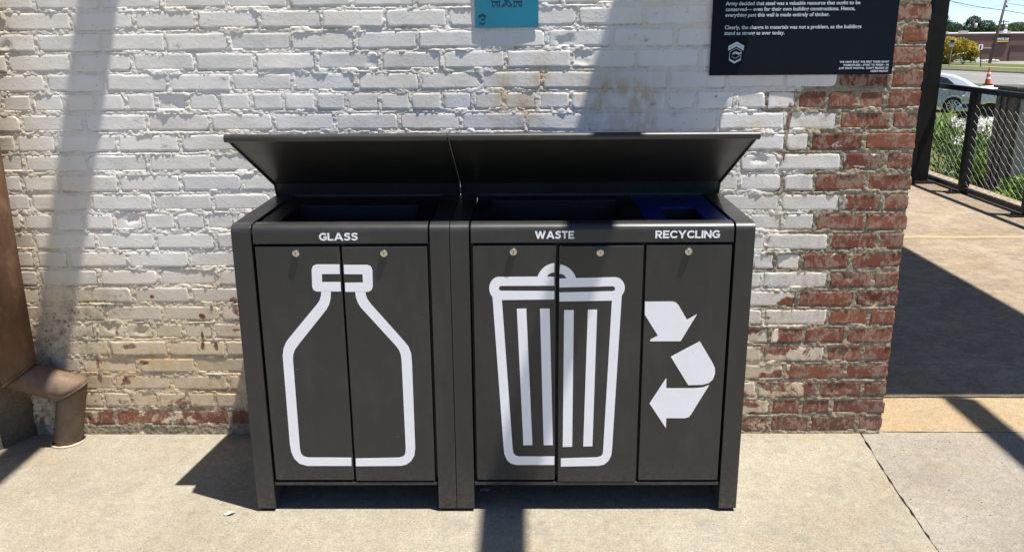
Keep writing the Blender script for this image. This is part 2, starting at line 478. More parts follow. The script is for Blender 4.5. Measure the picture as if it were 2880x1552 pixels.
J = {0: [-.938, -.708, -.478, -.244, 1.72, 1.92, 2.083, 2.269],
     1: [-.852, -.743, -.633, -.524, -.408, -.294, -.18, -.065, 1.70, 1.80, 1.923, 2.041, 2.161],
     2: [-.915, -.693, -.464, -.235, 1.66, 1.862, 2.101, 2.277],
     3: [-.816, -.587, -.359, -.13, 1.75, 1.966, 2.201],
     4: [-.922, -.693, -.464, -.232, 1.66, 1.875, 2.119, 2.266],
     5: [-.843, -.736, -.62, -.508, -.392, -.274, -.16, -.05, 1.70, 1.80, 1.897, 2.031, 2.194],
     6: [-.936, -.692, -.463, -.237, 1.66, 1.868, 2.116, 2.271],
     7: [-.797, -.572, -.347, -.12, 1.77, 1.992, 2.212],
     8: [-.926, -.692, -.463, -.235, 1.66, 1.854, 2.103, 2.271],
     9: [-.801, -.571, -.336, -.11, 1.78, 1.897, 1.995, 2.18],
     10: [-.92, -.684, -.457, -.228, 1.64, 1.858, 2.093, 2.274],
     11: [-.95, -.835, -.72, -.607, -.491, -.372, -.257, -.145, -.03, 1.67, 1.786, 1.914, 2.032, 2.219],
     12: [-.911, -.684, -.449, -.226, 0.0, 1.67, 1.896, 2.123, 2.275],
     13: [-.791, -.567, -.334, -.105, .02, 1.742, 1.90, 2.017, 2.207],
     14: [-.911, -.675, -.449, -.21, .01, 1.734, 1.881, 2.112, 2.268],
     15: [-.783, -.554, -.322, -.09, 1.66, 1.899, 1.986, 2.185],
     16: [-.9, -.665, -.436, -.204, .031, .257, .489, .714, .951, 1.175, 1.414, 1.649, 1.893, 2.083, 2.275],
     17: [-.96, -.845, -.73, -.619, -.504, -.393, -.279, -.161, -.046, .073, .189, .303, .424, .536, .649, .761, .873, .995, 1.115, 1.228, 1.339, 1.457, 1.565, 1.709, 1.819, 1.93, 2.037, 2.147, 2.247],
     18: [-1.01, -.786, -.569, -.337, -.11, .11, .341, .571, .791, 1.011, 1.239, 1.463, 1.67, 1.878, 2.07, 2.254],
     19: [-.913, -.685, -.46, -.236, -.019, .204, .431, .655, .88, 1.117, 1.345, 1.573, 1.79, 2.0, 2.19],
     20: [-1.03, -.8, -.564, -.334, -.107, .117, .346, .569, .799, 1.028, 1.257, 1.482, 1.712, 1.93, 2.11, 2.272],
     21: [-.902, -.663, -.438, -.215, .012, .232, .454, .677, .918, 1.135, 1.367, 1.599, 1.82, 2.03, 2.20],
     22: [-1.01, -.786, -.553, -.327, -.1, .118, .343, .565, .773, .862, 1.082, 1.304, 1.527, 1.74, 1.96, 2.14, 2.275],
     23: [-.95, -.84, -.72, -.61, -.5, -.39, -.27, -.16, -.04, .07, .19, .3, .42, .53, .65, .76, .87, .99, 1.11, 1.22, 1.34, 1.46, 1.57, 1.68, 1.8, 1.92, 2.04, 2.2],
     24: [-1.0, -.78, -.55, -.32, -.1, .12, .35, .57, .8, 1.03, 1.26, 1.48, 1.7, 1.93, 2.13, 2.27],
     25: [-.9, -.67, -.44, -.21, .01, .24, .46, .69, .92, 1.14, 1.37, 1.6, 1.82, 2.04, 2.2]}
# where the white paint ends in each course
PB = {0: 1.93, 1: 1.93, 2: 2.02, 3: 1.99, 4: 2.10, 5: 1.93, 6: 2.10, 7: 1.99, 8: 2.11, 9: 1.99, 10: 2.10, 11: 2.035, 12: 2.13, 13: 2.02,
      14: 2.115, 15: 1.99, 16: 2.09, 17: 1.93, 18: 2.04, 19: 2.0, 20: 1.93, 21: 2.03, 22: 1.96, 23: 2.04, 24: 1.93, 25: 2.04}
rng = random.Random(11)
MARKS = [(-0.291,1.520),(-0.141,1.402),(-0.174,1.369),(-0.474,1.260),(-0.261,0.926),(-0.379,1.165),(1.329,1.536),(1.375,1.529),(1.197,1.235),(2.040,1.248),(-0.620,0.800),(-0.603,0.753),(1.489,1.267),(1.636,1.327),(0.921,1.502),(0.412,1.264),(1.408,1.304)]
CHIPS = [(1.903,1.24,.007,.05),(1.898,1.13,.007,.07),(1.896,1.01,.006,.05),(1.95,1.30,.03,.02),(1.99,1.33,.02,.02),(1.82,.44,.05,.03),(1.93,.36,.06,.02),(1.90,.22,.05,.03),(1.97,.26,.05,.02),(1.80,.16,.04,.02),(1.95,.55,.03,.02),(-.655,.440,.013,.028),(-.610,.378,.034,.011),(-.313,.502,.015,.017),(-.178,.572,.016,.020),(-.180,.530,.012,.020),(-.185,.445,.024,.010),(-.320,.430,.007,.024),(-.318,.385,.006,.028),(-.498,.585,.008,.010),(-.270,.382,.006,.018),(-.750,.315,.006,.034),(-.748,.243,.008,.024),(-.645,.232,.013,.016),(-.272,.535,.006,.016),(-.555,.31,.016,.008),(-.737,.088,.03,.018),(-.662,.088,.036,.032),(-.501,.093,.030,.018),(-.358,.082,.030,.028),(-.290,.071,.042,.026),(-.204,.076,.036,.034),(-.06,.09,.05,.03)]

def attrs(x, z, pb, mortar=False):
    """paint cover, warmth, ochre stain, dirt at wall points"""
    x = np.asarray(x, float); z = np.asarray(z, float)
    e = 0.02 if mortar else 0.012
    p = 1.12 - 1.25 * ss(x, pb - e - (0.10 if mortar else 0.0), pb + e - (0.02 if mortar else 0.0))
    wearR = ss(x, 1.55, 1.95) * (0.12 + 0.27 * ss(z, .80, 0.15) - 0.08 * ss(z, .95, 1.3))
    wearL = (1 - ss(x, .3, .8)) * (0.34 * ss(z, 0.42, 0.05) + 0.07 * ss(z, .7, .4))
    chipB = 0.38 * ss(x, -.36, .02) * (1 - ss(x, .3, .5)) * ss(z, .62, .42)
    low = 0.26 * ss(z, 0.14, 0.02)
    for cx, cz, rx_, rz_ in CHIPS:
        low = low + 1.1 * np.exp(-(((x - cx) / rx_) ** 2 + ((z - cz) / rz_) ** 2) * 1.2)
    p = p - wearR - wearL - chipB * fbm(x, z, 9, 3, 3) - low
    warm = 0.95 * ss(z, 0.85, 0.38) * (1 - ss(x, .9, 1.6)) + 0.55 * ss(x, -.62, -1.0)
    warm = warm + 0.65 * ss(z, .65, .2) * ss(x, 1.5, 1.8) + 0.28 * ss(x, 1.70, 2.0) * ss(z, 1.2, .8)
    warm = np.clip(warm + (.22 if mortar else 0) + (fbm(x, z, 5, 3, 9) - .42) * .75, 0, 1)  # mortar tinted warmer: sunlit cream of its lumps put into the colour
    o = 0 * x
    for cx, cz, rx_, rz_, a in ((.87, 1.36, .05, .12, .8), (1.01, 1.41, .05, .07, .75), (.95, 1.30, .07, .07, .8), (.86, 1.28, .05, .06, .8), (.93, 1.22, .05, .05, .5),
                                (1.27, 1.36, .13, .045, .85), (1.37, 1.33, .06, .07, .95), (1.36, 1.26, .05, .07, .95), (1.22, 1.30, .07, .05, .75), (1.30, 1.25, .10, .07, .5),
                                (-.72, .28, .1, .08, .6), (-.3, .2, .25, .05, .55), (-.55, .33, .20, .06, .85), (-.62, .25, .12, .05, .8), (-.35, .30, .16, .06, .4), (-.1, .24, .15, .08, .55), (-.45, .14, .3, .05, .5),
                                (2.0, .42, .08, .03, .6), (1.78, 1.22, .05, .03, .5), (1.95, 1.13, .12, .02, .5), (2.0, .98, .14, .02, .5), (1.78, .42, .1, .08, .35)):
        o = np.maximum(o, a * np.exp(-(((x - cx) / rx_) ** 2 + ((z - cz) / rz_) ** 2)))
    d = 0.9 * np.exp(-(((x + .72) / .14) ** 2 + ((z - .55) / .07) ** 2)) + 1.0 * np.exp(-(((x + .82) / .13) ** 2 + ((z - .43) / .10) ** 2)) \
        + 0.8 * np.exp(-(((x + .98) / .09) ** 2 + ((z - .34) / .14) ** 2)) + 1.3 * ss(z, 0.060, 0.02) + 0.8 * ss(x, -.86, -.98) * ss(z, .42, .2) \
        + 0.22 * ss(z, .5, .1) + .42 * ss(x, 1.7, 2.2) * ss(z, .45, .08) + (0.10 * ss(x, 1.85, 2.05) * (1 if mortar else .4))
    for i, (cx, cz) in enumerate(MARKS):
        d = d + 1.1 * np.exp(-(((x - cx) / (.010 + .004 * (i % 3))) ** 2 + ((z - cz) / .006) ** 2))
    return p, warm, np.clip(o, 0, 1), np.clip(d, 0, 1)

def set_attrs(me, p, wm, o, d, tone, isb):
    for n, v in (('paint', p), ('warm', wm), ('ochre', o), ('dark', d), ('tone', tone), ('brick', isb)):
        a = me.attributes.new(n, 'FLOAT', 'POINT')
        v = np.asarray(v, np.float32)
        if v.ndim == 0: v = np.full(len(me.vertices), float(v), np.float32)
        a.data.foreach_set('value', v.astype(np.float32))

def brick_geo(k, xa, xb, bid):
    """front face grid with rounded, chipped edges and returns running back into the mortar"""
    L = xb - xa
    nx = max(8, int(L / 0.0085)); nz = 8
    g = np.linspace(0, 1, nx); h = np.linspace(0, 1, nz)
    g = np.concatenate(([0, .02 * .1 / L], g[1:-1], [1 - .02 * .1 / L, 1])); h = np.concatenate(([0, .04], h[1:-1], [.96, 1]))
    G, H = np.meshgrid(g, h)
    X = xa + G * L
    tilt = rng.gauss(0, .0012)
    zb = course_z(k, X) + 0.0015
    Z = zb + H * 0.0570 + (G - .5) * tilt
    edge = np.minimum(np.minimum(G * L, (1 - G) * L), np.minimum(H, 1 - H) * .057)
    # irregular outline
    X = X + (fbm(X, Z, 55, 2, bid) - .5) * .007 * (edge < .002)
    Z = Z + (fbm(X, Z, 45, 2, bid + 5) - .5) * .006 * (edge < .002)
    # knocked corners
    for cx in (0, 1):
        for cz in (0, 1):
            if rng.random() < .30:
                r = rng.uniform(.006, .016)
                dx = np.abs(G - cx) * L; dz = np.abs(H - cz) * .057
                m = np.clip(1 - (dx + dz) / r, 0, 1)
                X = X + m * r * .45 * (1 if cx == 0 else -1)
                Z = Z + m * r * .35 * (1 if cz == 0 else -1)
    base = min(.0035, max(-.0032, rng.gauss(0, .0008)))
    Y = base + (fbm(X, Z, 14, 3, bid + 9) - .5) * .0018 + (G - .5) * rng.gauss(0, .0012) + (H - .5) * rng.gauss(0, .0009)
    Y = Y + .0009 * ss(edge, .0012, 0)
    for _ in range(2):
        if rng.random() < .035:      # spalled dent
            cx, cz = rng.uniform(xa, xb), float(Z.mean()) + rng.uniform(-.02, .02)
            r = rng.uniform(.012, .03)
            Y = Y + .0035 * ss(np.hypot((X - cx) * .7, Z - cz) + (fbm(X, Z, 60, 2, bid) - .5) * r, r, r * .75)
    ny, nxx = X.shape
    V = np.stack([X, Y, Z], -1).reshape(-1, 3)
    idx = np.arange(ny * nxx).reshape(ny, nxx)
    F = np.stack([idx[:-1, :-1], idx[:-1, 1:], idx[1:, 1:], idx[1:, :-1]], -1).reshape(-1, 4)
    ring = list(idx[0, :]) + list(idx[1:, -1]) + list(idx[-1, -2::-1]) + list(idx[-2:0:-1, 0])
    back = V[ring].copy(); back[:, 1] = .03
    n0 = len(V); m = len(ring)
    V = np.vstack([V, V[ring], back])
    sk = np.array([[n0 + i, n0 + m + i, n0 + m + (i + 1) % m, n0 + (i + 1) % m] for i in range(m)])
    return V, np.vstack([F, sk])

def visible(k, xa, xb):
    if k > 22: return False
    if k <= 16 and xb > 0.12 and xa < 1.60: return False
    if k >= 20 and xa > 1.62 and xb < 2.22: return False
    if k == 19 and xa > 1.66 and xb < 2.2: return False
    if xb < -0.99 + 0.0: return False
    if k < 8 and xb < -.93: return False
    return True

wall = empty('brick_wall', (0.6, 0.17, 0), 'old brick wall, flaking white paint fading to bare red brick at its right corner pier', 'wall')
hid_V, hid_F, hid_A = [], [], []
bid = 0
rects = []
for k in sorted(J):
    xs = sorted(J[k])
    # fill the stretch behind the bins with regular bond
    full = [XL_]
    for x in xs + [XR_ + 0.007]:
        while x - full[-1] > .34:
            step = .113 if k in (1, 5, 11, 17, 23) else .23
            full.append(full[-1] + step)
        full.append(x)
    full = [a for i, a in enumerate(full) if i == 0 or a - full[i - 1] > .04]
    for xa, xb in zip(full[:-1], full[1:]):
        bid += 1
        last = xb > XR_
        jw = rng.uniform(.0055, .0085)
        a = xa + jw
        b = (XR_ + rng.uniform(-.004, .004)) if last else xb - jw
        rects.append((k, a, b))
        V, F = brick_geo(k, a, b, bid)
        cx = (a + b) / 2
        pb = PB[k]
        p, wm, o, d = attrs(V[:, 0], V[:, 2], pb)
        # paint stops brick by brick
        if cx < pb: p = np.maximum(p, 1.12 - 1.25 * ss(V[:, 0], pb + .02, pb + .06) - (1.12 - attrs(V[:, 0], V[:, 2], 9)[0]) )
        p = p + rng.gauss(0, .05)
        if 0 < cx - pb < .17 and rng.random() < .75: p = p + rng.uniform(.20, .48)
        elif 0 < pb - cx < .22 and rng.random() < .6: p = p - rng.uniform(.0, .24) * (1.0 if k < 16 else .5)
        wm = np.clip(wm + rng.gauss(0, .05), 0, 1)
        tone = np.full(len(V), rng.random())
        if cx > 2.04 and k < 3: d = np.clip(d + .25, 0, 1)
        if visible(k, a, b):
            me = bpy.data.meshes.new('brick')
            me.from_pydata(V.tolist(), [], F.tolist())
            set_attrs(me, p, wm, o, d, tone, 1.0)
            link('brick', me, M['masonry'], wall, smooth=True)
        else:
            n = sum(len(v) for v in hid_V)
            hid_V.append(V); hid_F.append(F + n); hid_A.append((p, wm, o, d, tone))
V = np.vstack(hid_V); F = np.vstack(hid_F)
me = bpy.data.meshes.new('hidden_bricks')
me.from_pydata(V.tolist(), [], F.tolist())
set_attrs(me, *[np.concatenate([a[i] for a in hid_A]) for i in range(5)], 1.0)
link('remaining_bricks', me, M['masonry'], wall, kind='stuff', smooth=True)

# mortar bed: one displaced sheet behind and between the bricks
def mortar_sheet():
    dx = .0035
    xs = np.arange(XL_, XR_ - .003, dx); zs = np.arange(0.0, 1.99, dx)
    X, Z = np.meshgrid(xs, zs)
    inside = np.zeros_like(X); ring = np.zeros_like(X)
    for k, a, b in rects:
        i0, i1 = np.searchsorted(xs, [a, b])
        sl = slice(max(i0, 0), i1)
        zb = course_z(k, xs[sl]) + .0015
        zz = Z[:, sl]
        dd = np.minimum(np.minimum(X[:, sl] - a, b - X[:, sl]), np.minimum(zz - zb, zb + .057 - zz))
        below = (zz < zb + .004) & (zz > zb - .0055)
        ring[:, sl] = np.maximum(ring[:, sl], below * 1.0)
        ring[:, sl] = np.maximum(ring[:, sl], ((zz > zb + .0555) & (zz < zb + .0605)) * .5)
        inside[:, sl] = np.maximum(inside[:, sl], ss(dd, .0025, .0075))
    kk = np.clip(np.round((Z - Z0) / CP - .3), 0, 25).astype(int)
    pb = np.array([PB[i] for i in range(26)])[kk]
    pb = pb - .05 + (fbm(X, Z, 12, 3, 77) - .5) * .12
    p, wm, o, d = attrs(X, Z, pb, True)
    f1 = fbm(X, Z, 70, 3, 31, .6); f2 = fbm(X, Z, 18, 3, 41)
    rough = .0030 + .0026 * ss(X, 1.7, 2.1)
    f0 = fbm(X, Z, 130, 2, 33, .6)
    Y = .0007 - 1.25 * rough * (f1 - .47) - .0030 * (f2 - .5) - .0030 * (f0 - .5)
    # hairline gap where the mortar has shrunk away under the bricks
    crack = ring * ss(fbm(X, Z, 14, 3, 61), .46, .56)
    Y = Y + .0035 * crack
    d = np.clip(d + .6 * crack, 0, 1)
    # mortar dragged over the brick edges here and there
    drag = ss(fbm(X, Z, 11, 3, 51), .60, .68)
    Y = Y - .0016 * drag
    Y = np.where(Z < .04 + .02 * (fbm(X, Z, 8, 2, 3)), Y - .001, Y)
    Y = Y + inside * (.009 - Y)
    ny, nx = X.shape
    V = np.stack([X, Y, Z], -1).reshape(-1, 3)
    idx = np.arange(ny * nx).reshape(ny, nx)
    q = np.stack([idx[:-1, :-1], idx[:-1, 1:], idx[1:, 1:], idx[1:, :-1]], -1)
    # leave out cells wholly behind the bins or deep inside a brick
    keep = ~((X[:-1, :-1] > .22) & (X[:-1, :-1] < 1.50) & (Z[:-1, :-1] < 1.0))
    ins = (inside[:-1, :-1] > .999) & (inside[1:, 1:] > .999)
    F = q[keep & ~ins]
    used = np.zeros(len(V), bool); used[F.ravel()] = True
    remap = np.cumsum(used) - 1
    V = V[used]; F = remap[F]
    me = bpy.data.meshes.new('mortar')
    me.vertices.add(len(V)); me.vertices.foreach_set('co', V.astype(np.float32).ravel())
    me.loops.add(F.size); me.loops.foreach_set('vertex_index', F.astype(np.int32).ravel())
    me.polygons.add(len(F)); me.polygons.foreach_set('loop_start', np.arange(0, F.size, 4, dtype=np.int32))
    me.update(calc_edges=True); me.validate()
    u = lambda a: a.ravel()[used]
    set_attrs(me, u(p - .04), u(wm), u(o), u(d), np.full(len(V), .5), 0.0)
    link('mortar', me, M['masonry'], wall, smooth=True)
mortar_sheet()
bm = B((-3.0, 2.362, .012, .335, -.1, 1.99), (-3.0, 2.368, .004, .335, 1.992, 4.18))
core = bmobj('wall_core', bm, M['masonry'], wall)
me = core.data
co = np.array([v.co[:] for v in me.vertices])
set_attrs(me, np.where(co[:, 0] < 0, 1.1, 0.0), .2, 0.0, .3, .5, 0.0)

# ============================================================ left pilaster and rusty downpipe
def pilaster():
    rows = []
    zs = np.linspace(-.05, 2.3, 60)
    path = [(-1.03, .012), (-1.045, -.03), (-1.113, -.135), (-1.22, -.31), (-1.42, -.62), (-2.2, -.62)]
    P = []
    for a, b in zip(path[:-1], path[1:]):
        n = max(2, int(math.dist(a, b) / .03))
        for i in range(n): P.append((a[0] + (b[0] - a[0]) * i / n, a[1] + (b[1] - a[1]) * i / n))
    P.append(path[-1])
    P = np.array(P)
    V = []; n = len(P)
    for z in zs:
        bump = (fbm(P[:, 1] * 1.3 + P[:, 0], P[:, 0] * 0 + z, 9, 4, 8) - .5) * .028
        x = P[:, 0] + bump - .006 * z + .02 * max(0, .08 - z)
        V += [(a, b, z) for a, b in zip(x, P[:, 1] - bump * .5)]
    F = [(j * n + i, (j + 1) * n + i, (j + 1) * n + i + 1, j * n + i + 1) for j in range(len(zs) - 1) for i in range(n - 1)]
    V += [(-2.2, .012, 2.3)]
    t = (len(zs) - 1) * n
    F += [(t + i, len(V) - 1, t + i + 1) for i in range(n - 1)]
    o = pydata('rendered_pilaster', V, F, M['stucco'], smooth=True)
    tag(o, 'rough stained masonry pier behind the downpipe at the left edge', 'pier')
pilaster()

pipe = empty('downpipe', (-.88, -.06, 0), 'rusty brown metal downpipe with a kinked elbow ending at the pavement', 'downpipe')
def mitred(name, pts, i, r, n=28, flare=(0, 0)):
    """one straight run of a mitred pipe between corner i and i+1 of the centre line"""
    P = [Vector(p) for p in pts]
    d = (P[i + 1] - P[i]).normalized()
    a = d.orthogonal().normalized(); b = d.cross(a)
    def ring(c, nrm, rr):
        out = []
        for q in range(n):
            t = 2 * math.pi * q / n
            o = c + (a * math.cos(t) + b * math.sin(t)) * rr
            s = (c - o).dot(nrm) / d.dot(nrm)
            out.append(o + d * s)
        return out
    def nrm(j):
        if j == 0 or j == len(P) - 1: return d
        return ((P[j] - P[j - 1]).normalized() + (P[j + 1] - P[j]).normalized()).normalized()
    A = ring(P[i], nrm(i), r + flare[0]); C = ring(P[i + 1], nrm(i + 1), r + flare[1])
    rows = [A] + [[x.lerp(y, t) + (x.lerp(y, t) - P[i].lerp(P[i + 1], t)).normalized() * 0.0012 * (random.random() - .5) for x, y in zip(A, C)] for t in (.1, .25, .4, .55, .7, .85)] + [C]
    V = [v for rr in rows for v in rr]
    F = [(k * n + q, k * n + (q + 1) % n, (k + 1) * n + (q + 1) % n, (k + 1) * n + q) for k in range(len(rows) - 1) for q in range(n)]
    F += [tuple(range(n))[::-1], tuple((len(rows) - 1) * n + q for q in range(n))]
    o = pydata(name, V, F, M['rust'], pipe)
    o.data.polygons.foreach_set('use_smooth', [len(p.vertices) == 4 for p in o.data.polygons])
    return o
C_ = [(-1.006, -.095, 3.9), (-1.010, -.095, .300), (-.820, -.082, .232), (-.880, -.062, .004)]
mitred('pipe_run', C_, 0, .0655)
mitred('elbow', C_, 1, .0585, flare=(-.001, .003))
mitred('outlet', C_, 2, .0530)
for j, rr in ((1, .0655), (2, .0595)):
    # ragged welded seam at each mitre
    P = [Vector(p) for p in C_]
    d0 = (P[j] - P[j - 1]).normalized(); nn = (d0 + (P[j + 1] - P[j]).normalized()).normalized()
    a = d0.orthogonal().normalized(); b = d0.cross(a)
    bm = bmesh.new(); prev = None; first = None
    pts = []
    for q in range(40):
        t = 2 * math.pi * q / 40
        o = P[j] + (a * math.cos(t) + b * math.sin(t)) * (rr + .001)
        pts.append(o + d0 * ((P[j] - o).dot(nn) / d0.dot(nn)))
    for q in range(40):
        tube(bm, pts[q], pts[(q + 1) % 40], .0022 + .0012 * random.random(), None, 5)
    bmobj('seam', bm, M['rust'], pipe)
bm = bmesh.new()
rings = []
for q in range(40):
    t = 2 * math.pi * q / 40
    rr = .0048 + .0012 * math.sin(3 * t) * math.cos(5 * t)
    rings.append([bm.verts.new((-.881 + (.060 + rr * math.cos(s)) * math.cos(t), -.062 + (.060 + rr * math.cos(s)) * math.sin(t), .003 + rr * math.sin(s))) for s in [2 * math.pi * k / 8 for k in range(8)]])
for q in range(40):
    a, b = rings[q], rings[(q + 1) % 40]
    for k in range(8): bm.faces.new((a[k], a[(k + 1) % 8], b[(k + 1) % 8], b[k]))
bmobj('sealant_bead', bm, M['bead'], pipe, smooth=True)

# ============================================================ bins
YF = -.5835
def rounded_profile():
    """side view (y,z) of a bent frame plate with a soft front top corner"""
    r = .024
    pts = [(-.066, .012), (YF, .012)]
    cy, cz = YF + r, .9915 - r
    for i in range(8):
        t = R(180 - 90 * i / 7)
        pts.append((cy + r * math.cos(t), cz + r * math.sin(t)))
    pts += [(-.066, .9915)]
    return pts

def header_profile():
    r = .024
    cy, cz = YF + .001 + r, .9912 - r
    pts = [(YF + .001, .9325)]
    for i in range(8):
        t = R(180 - 90 * i / 7)
        pts.append((cy + r * math.cos(t), cz + r * math.sin(t)))
    pts += [(-.5315, .9912), (-.5315, .978), (-.560, .975), (-.565, .9325)]
    return pts

def hood_profile():
    # (y,z) sheet: riser, sloping leaf, rolled front lip
    top = [(-.0595, .992), (-.078, 1.046), (-.548, 1.2655)]
    lip = []
    cy, cz, r = -.556, 1.2545, .0125
    for i in range(7):
        t = R(70 + 120 * i / 6)
        lip.append((cy + r * math.cos(t), cz + r * math.sin(t)))
    low = [(-.5655, 1.2455), (-.555, 1.2415), (-.540, 1.2485), (-.084, 1.036), (-.0695, .992), (-.0695, .978), (-.066, .978)]
    return top + lip + low

def door(parent, x0, x1, z0, z1, lock, decals, yoff=0.0):
    y = -.5815 + yoff
    d = bmobj('door', B((x0, x1, y, y + .022, z0, z1)), M['powder'], parent, bevel=.0028)
    for pts in decals:
        bm = bmesh.new()
        pts = [(min(max(px, x0 + .0015), x1 - .0015), pz) for px, pz in pts]
        prism(bm, pts, 'y', y - .0006, y - .0001)
        bmobj('decal', bm, M['vinyl'], d)
    lx, lz = lock
    bm = bmesh.new()
    tube(bm, (lx, y - .0085, lz), (lx, y + .002, lz), .0112, .0118, 28)
    tube(bm, (lx, y - .0105, lz), (lx, y - .0086, lz), .0082, .0108, 28)
    bmobj('lock', bm, M['chrome'], d, smooth=False)
    bm = B((lx - .0009, lx + .0009, y - .0109, y - .0106, lz - .0045, lz + .0045))
    bmobj('keyhole', bm, M['slot'], d)
    return d

DEC = {
    'capL': [[0.3679,0.8657],[0.2955,0.8661],[0.2849,0.8615],[0.2796,0.8496],[0.2774,0.7928],[0.2812,0.7827],[0.2893,0.7779],[0.3669,0.7777],[0.3675,0.8085],[0.3095,0.8088],[0.3107,0.8348],[0.3672,0.8346]],
    'bodyL': [[0.3049,0.7786],[0.3034,0.7658],[0.2984,0.7502],[0.2919,0.7401],[0.1932,0.6257],[0.1801,0.609],[0.1704,0.5874],[0.1658,0.5628],[0.1645,0.2509],[0.167,0.2209],[0.1754,0.1968],[0.1911,0.1786],[0.2166,0.1703],[0.3649,0.1701],[0.366,0.2004],[0.2216,0.2013],[0.2069,0.2058],[0.1993,0.2149],[0.1965,0.2322],[0.1978,0.5487],[0.1998,0.5663],[0.2071,0.5838],[0.2196,0.6005],[0.3163,0.7168],[0.3265,0.7338],[0.3331,0.7555],[0.3353,0.7784]],
    'capR': [[0.3813,0.8644],[0.4555,0.8641],[0.4655,0.8594],[0.47,0.8474],[0.4684,0.792],[0.4634,0.782],[0.4547,0.7766],[0.3811,0.7769],[0.3816,0.8065],[0.4383,0.8069],[0.4385,0.8336],[0.3807,0.8345]],
    'bodyR': [[0.4444,0.7774],[0.4452,0.7672],[0.4495,0.7517],[0.4591,0.7367],[0.5601,0.6107],[0.5725,0.5932],[0.5801,0.5701],[0.5816,0.5406],[0.5805,0.2354],[0.5768,0.2092],[0.5657,0.1889],[0.5488,0.1753],[0.5301,0.1707],[0.3799,0.1694],[0.3809,0.1981],[0.5266,0.201],[0.5405,0.2062],[0.5471,0.2167],[0.5491,0.234],[0.5486,0.5407],[0.547,0.5653],[0.5418,0.5814],[0.5319,0.5968],[0.4273,0.7246],[0.4179,0.7416],[0.4131,0.7606],[0.4121,0.7775]],
    'binL': [[1.0381,0.8672],[1.0293,0.8657],[1.0208,0.8628],[1.0128,0.8587],[1.0054,0.8535],[0.9989,0.8472],[0.9933,0.84],[0.9887,0.832],[0.9854,0.8235],[0.8672,0.8233],[0.864,0.8233],[0.8569,0.8222],[0.8501,0.819],[0.8442,0.8138],[0.8394,0.807],[0.836,0.7989],[0.8342,0.79],[0.8342,0.7808],[0.836,0.772],[0.8393,0.7639],[0.8442,0.7572],[0.8439,0.7591],[0.8734,0.2393],[0.8758,0.2131],[0.8845,0.1905],[0.898,0.1777],[0.9163,0.1731],[1.0438,0.173],[1.0436,0.2039],[0.9233,0.2048],[0.9111,0.2093],[0.9051,0.219],[0.9032,0.237],[0.8734,0.7476],[1.0383,0.749],[1.0382,0.7765],[0.8718,0.7779],[0.8718,0.7779],[0.868,0.7789],[0.8652,0.7819],[0.8642,0.7859],[0.8653,0.7899],[0.8681,0.7929],[0.872,0.7939],[1.038,0.794],[1.0379,0.8233],[1.0149,0.8234],[1.0193,0.83],[1.0276,0.8353],[1.0378,0.8372]],
    'binR': [[1.0555,0.8633],[1.064,0.8612],[1.0723,0.8579],[1.0799,0.8535],[1.0869,0.8481],[1.0931,0.8419],[1.0983,0.8348],[1.1024,0.8271],[1.1054,0.8189],[1.1088,0.819],[1.2236,0.8212],[1.2268,0.8212],[1.2338,0.8203],[1.2405,0.8176],[1.2465,0.8133],[1.2515,0.8077],[1.2553,0.8009],[1.2576,0.7935],[1.2584,0.7857],[1.2575,0.7779],[1.255,0.7706],[1.2511,0.7642],[1.2495,0.759],[1.2321,0.2336],[1.23,0.2089],[1.2216,0.1886],[1.207,0.1751],[1.1887,0.1706],[1.0635,0.1677],[1.0633,0.1978],[1.1834,0.2015],[1.1962,0.2059],[1.202,0.2164],[1.203,0.2351],[1.2191,0.7449],[1.0544,0.7428],[1.0542,0.7725],[1.2202,0.7758],[1.2209,0.7758],[1.2247,0.7769],[1.2274,0.7798],[1.2284,0.7839],[1.2272,0.7879],[1.2244,0.7908],[1.2205,0.7919],[1.0541,0.7885],[1.0539,0.8179],[1.0762,0.8178],[1.0711,0.8258],[1.064,0.8311],[1.0531,0.8338]],
    'bar1': [[0.9203,0.7183],[0.95,0.7195],[0.9689,0.2458],[0.9391,0.2451]],
    'bar2': [[0.9933,0.7187],[1.0236,0.7193],[1.0365,0.2457],[1.0061,0.245]],
    'bar3': [[1.0695,0.7143],[1.0998,0.7142],[1.1002,0.2405],[1.0691,0.2397]],
    'bar4': [[1.1443,0.7154],[1.1734,0.7153],[1.167,0.2419],[1.1367,0.2411]],
    'arrow1': [[1.3226,0.7405],[1.4086,0.7409],[1.4196,0.7381],[1.4291,0.7286],[1.4577,0.6803],[1.4884,0.6986],[1.441,0.6082],[1.3435,0.6085],[1.3458,0.6154],[1.3681,0.6271],[1.3241,0.6978]],
    'arrow2': [[1.412,0.5561],[1.5021,0.608],[1.5465,0.5347],[1.5547,0.5171],[1.5564,0.4973],[1.551,0.4782],[1.5392,0.4654],[1.5197,0.4591],[1.4723,0.4578]],
    'arrow3': [[1.5402,0.4583],[1.4872,0.3562],[1.4798,0.3453],[1.4659,0.3416],[1.4065,0.3418],[1.4067,0.3059],[1.3499,0.3941],[1.4007,0.4835],[1.4022,0.4472],[1.4907,0.447],[1.5202,0.4498]],
}

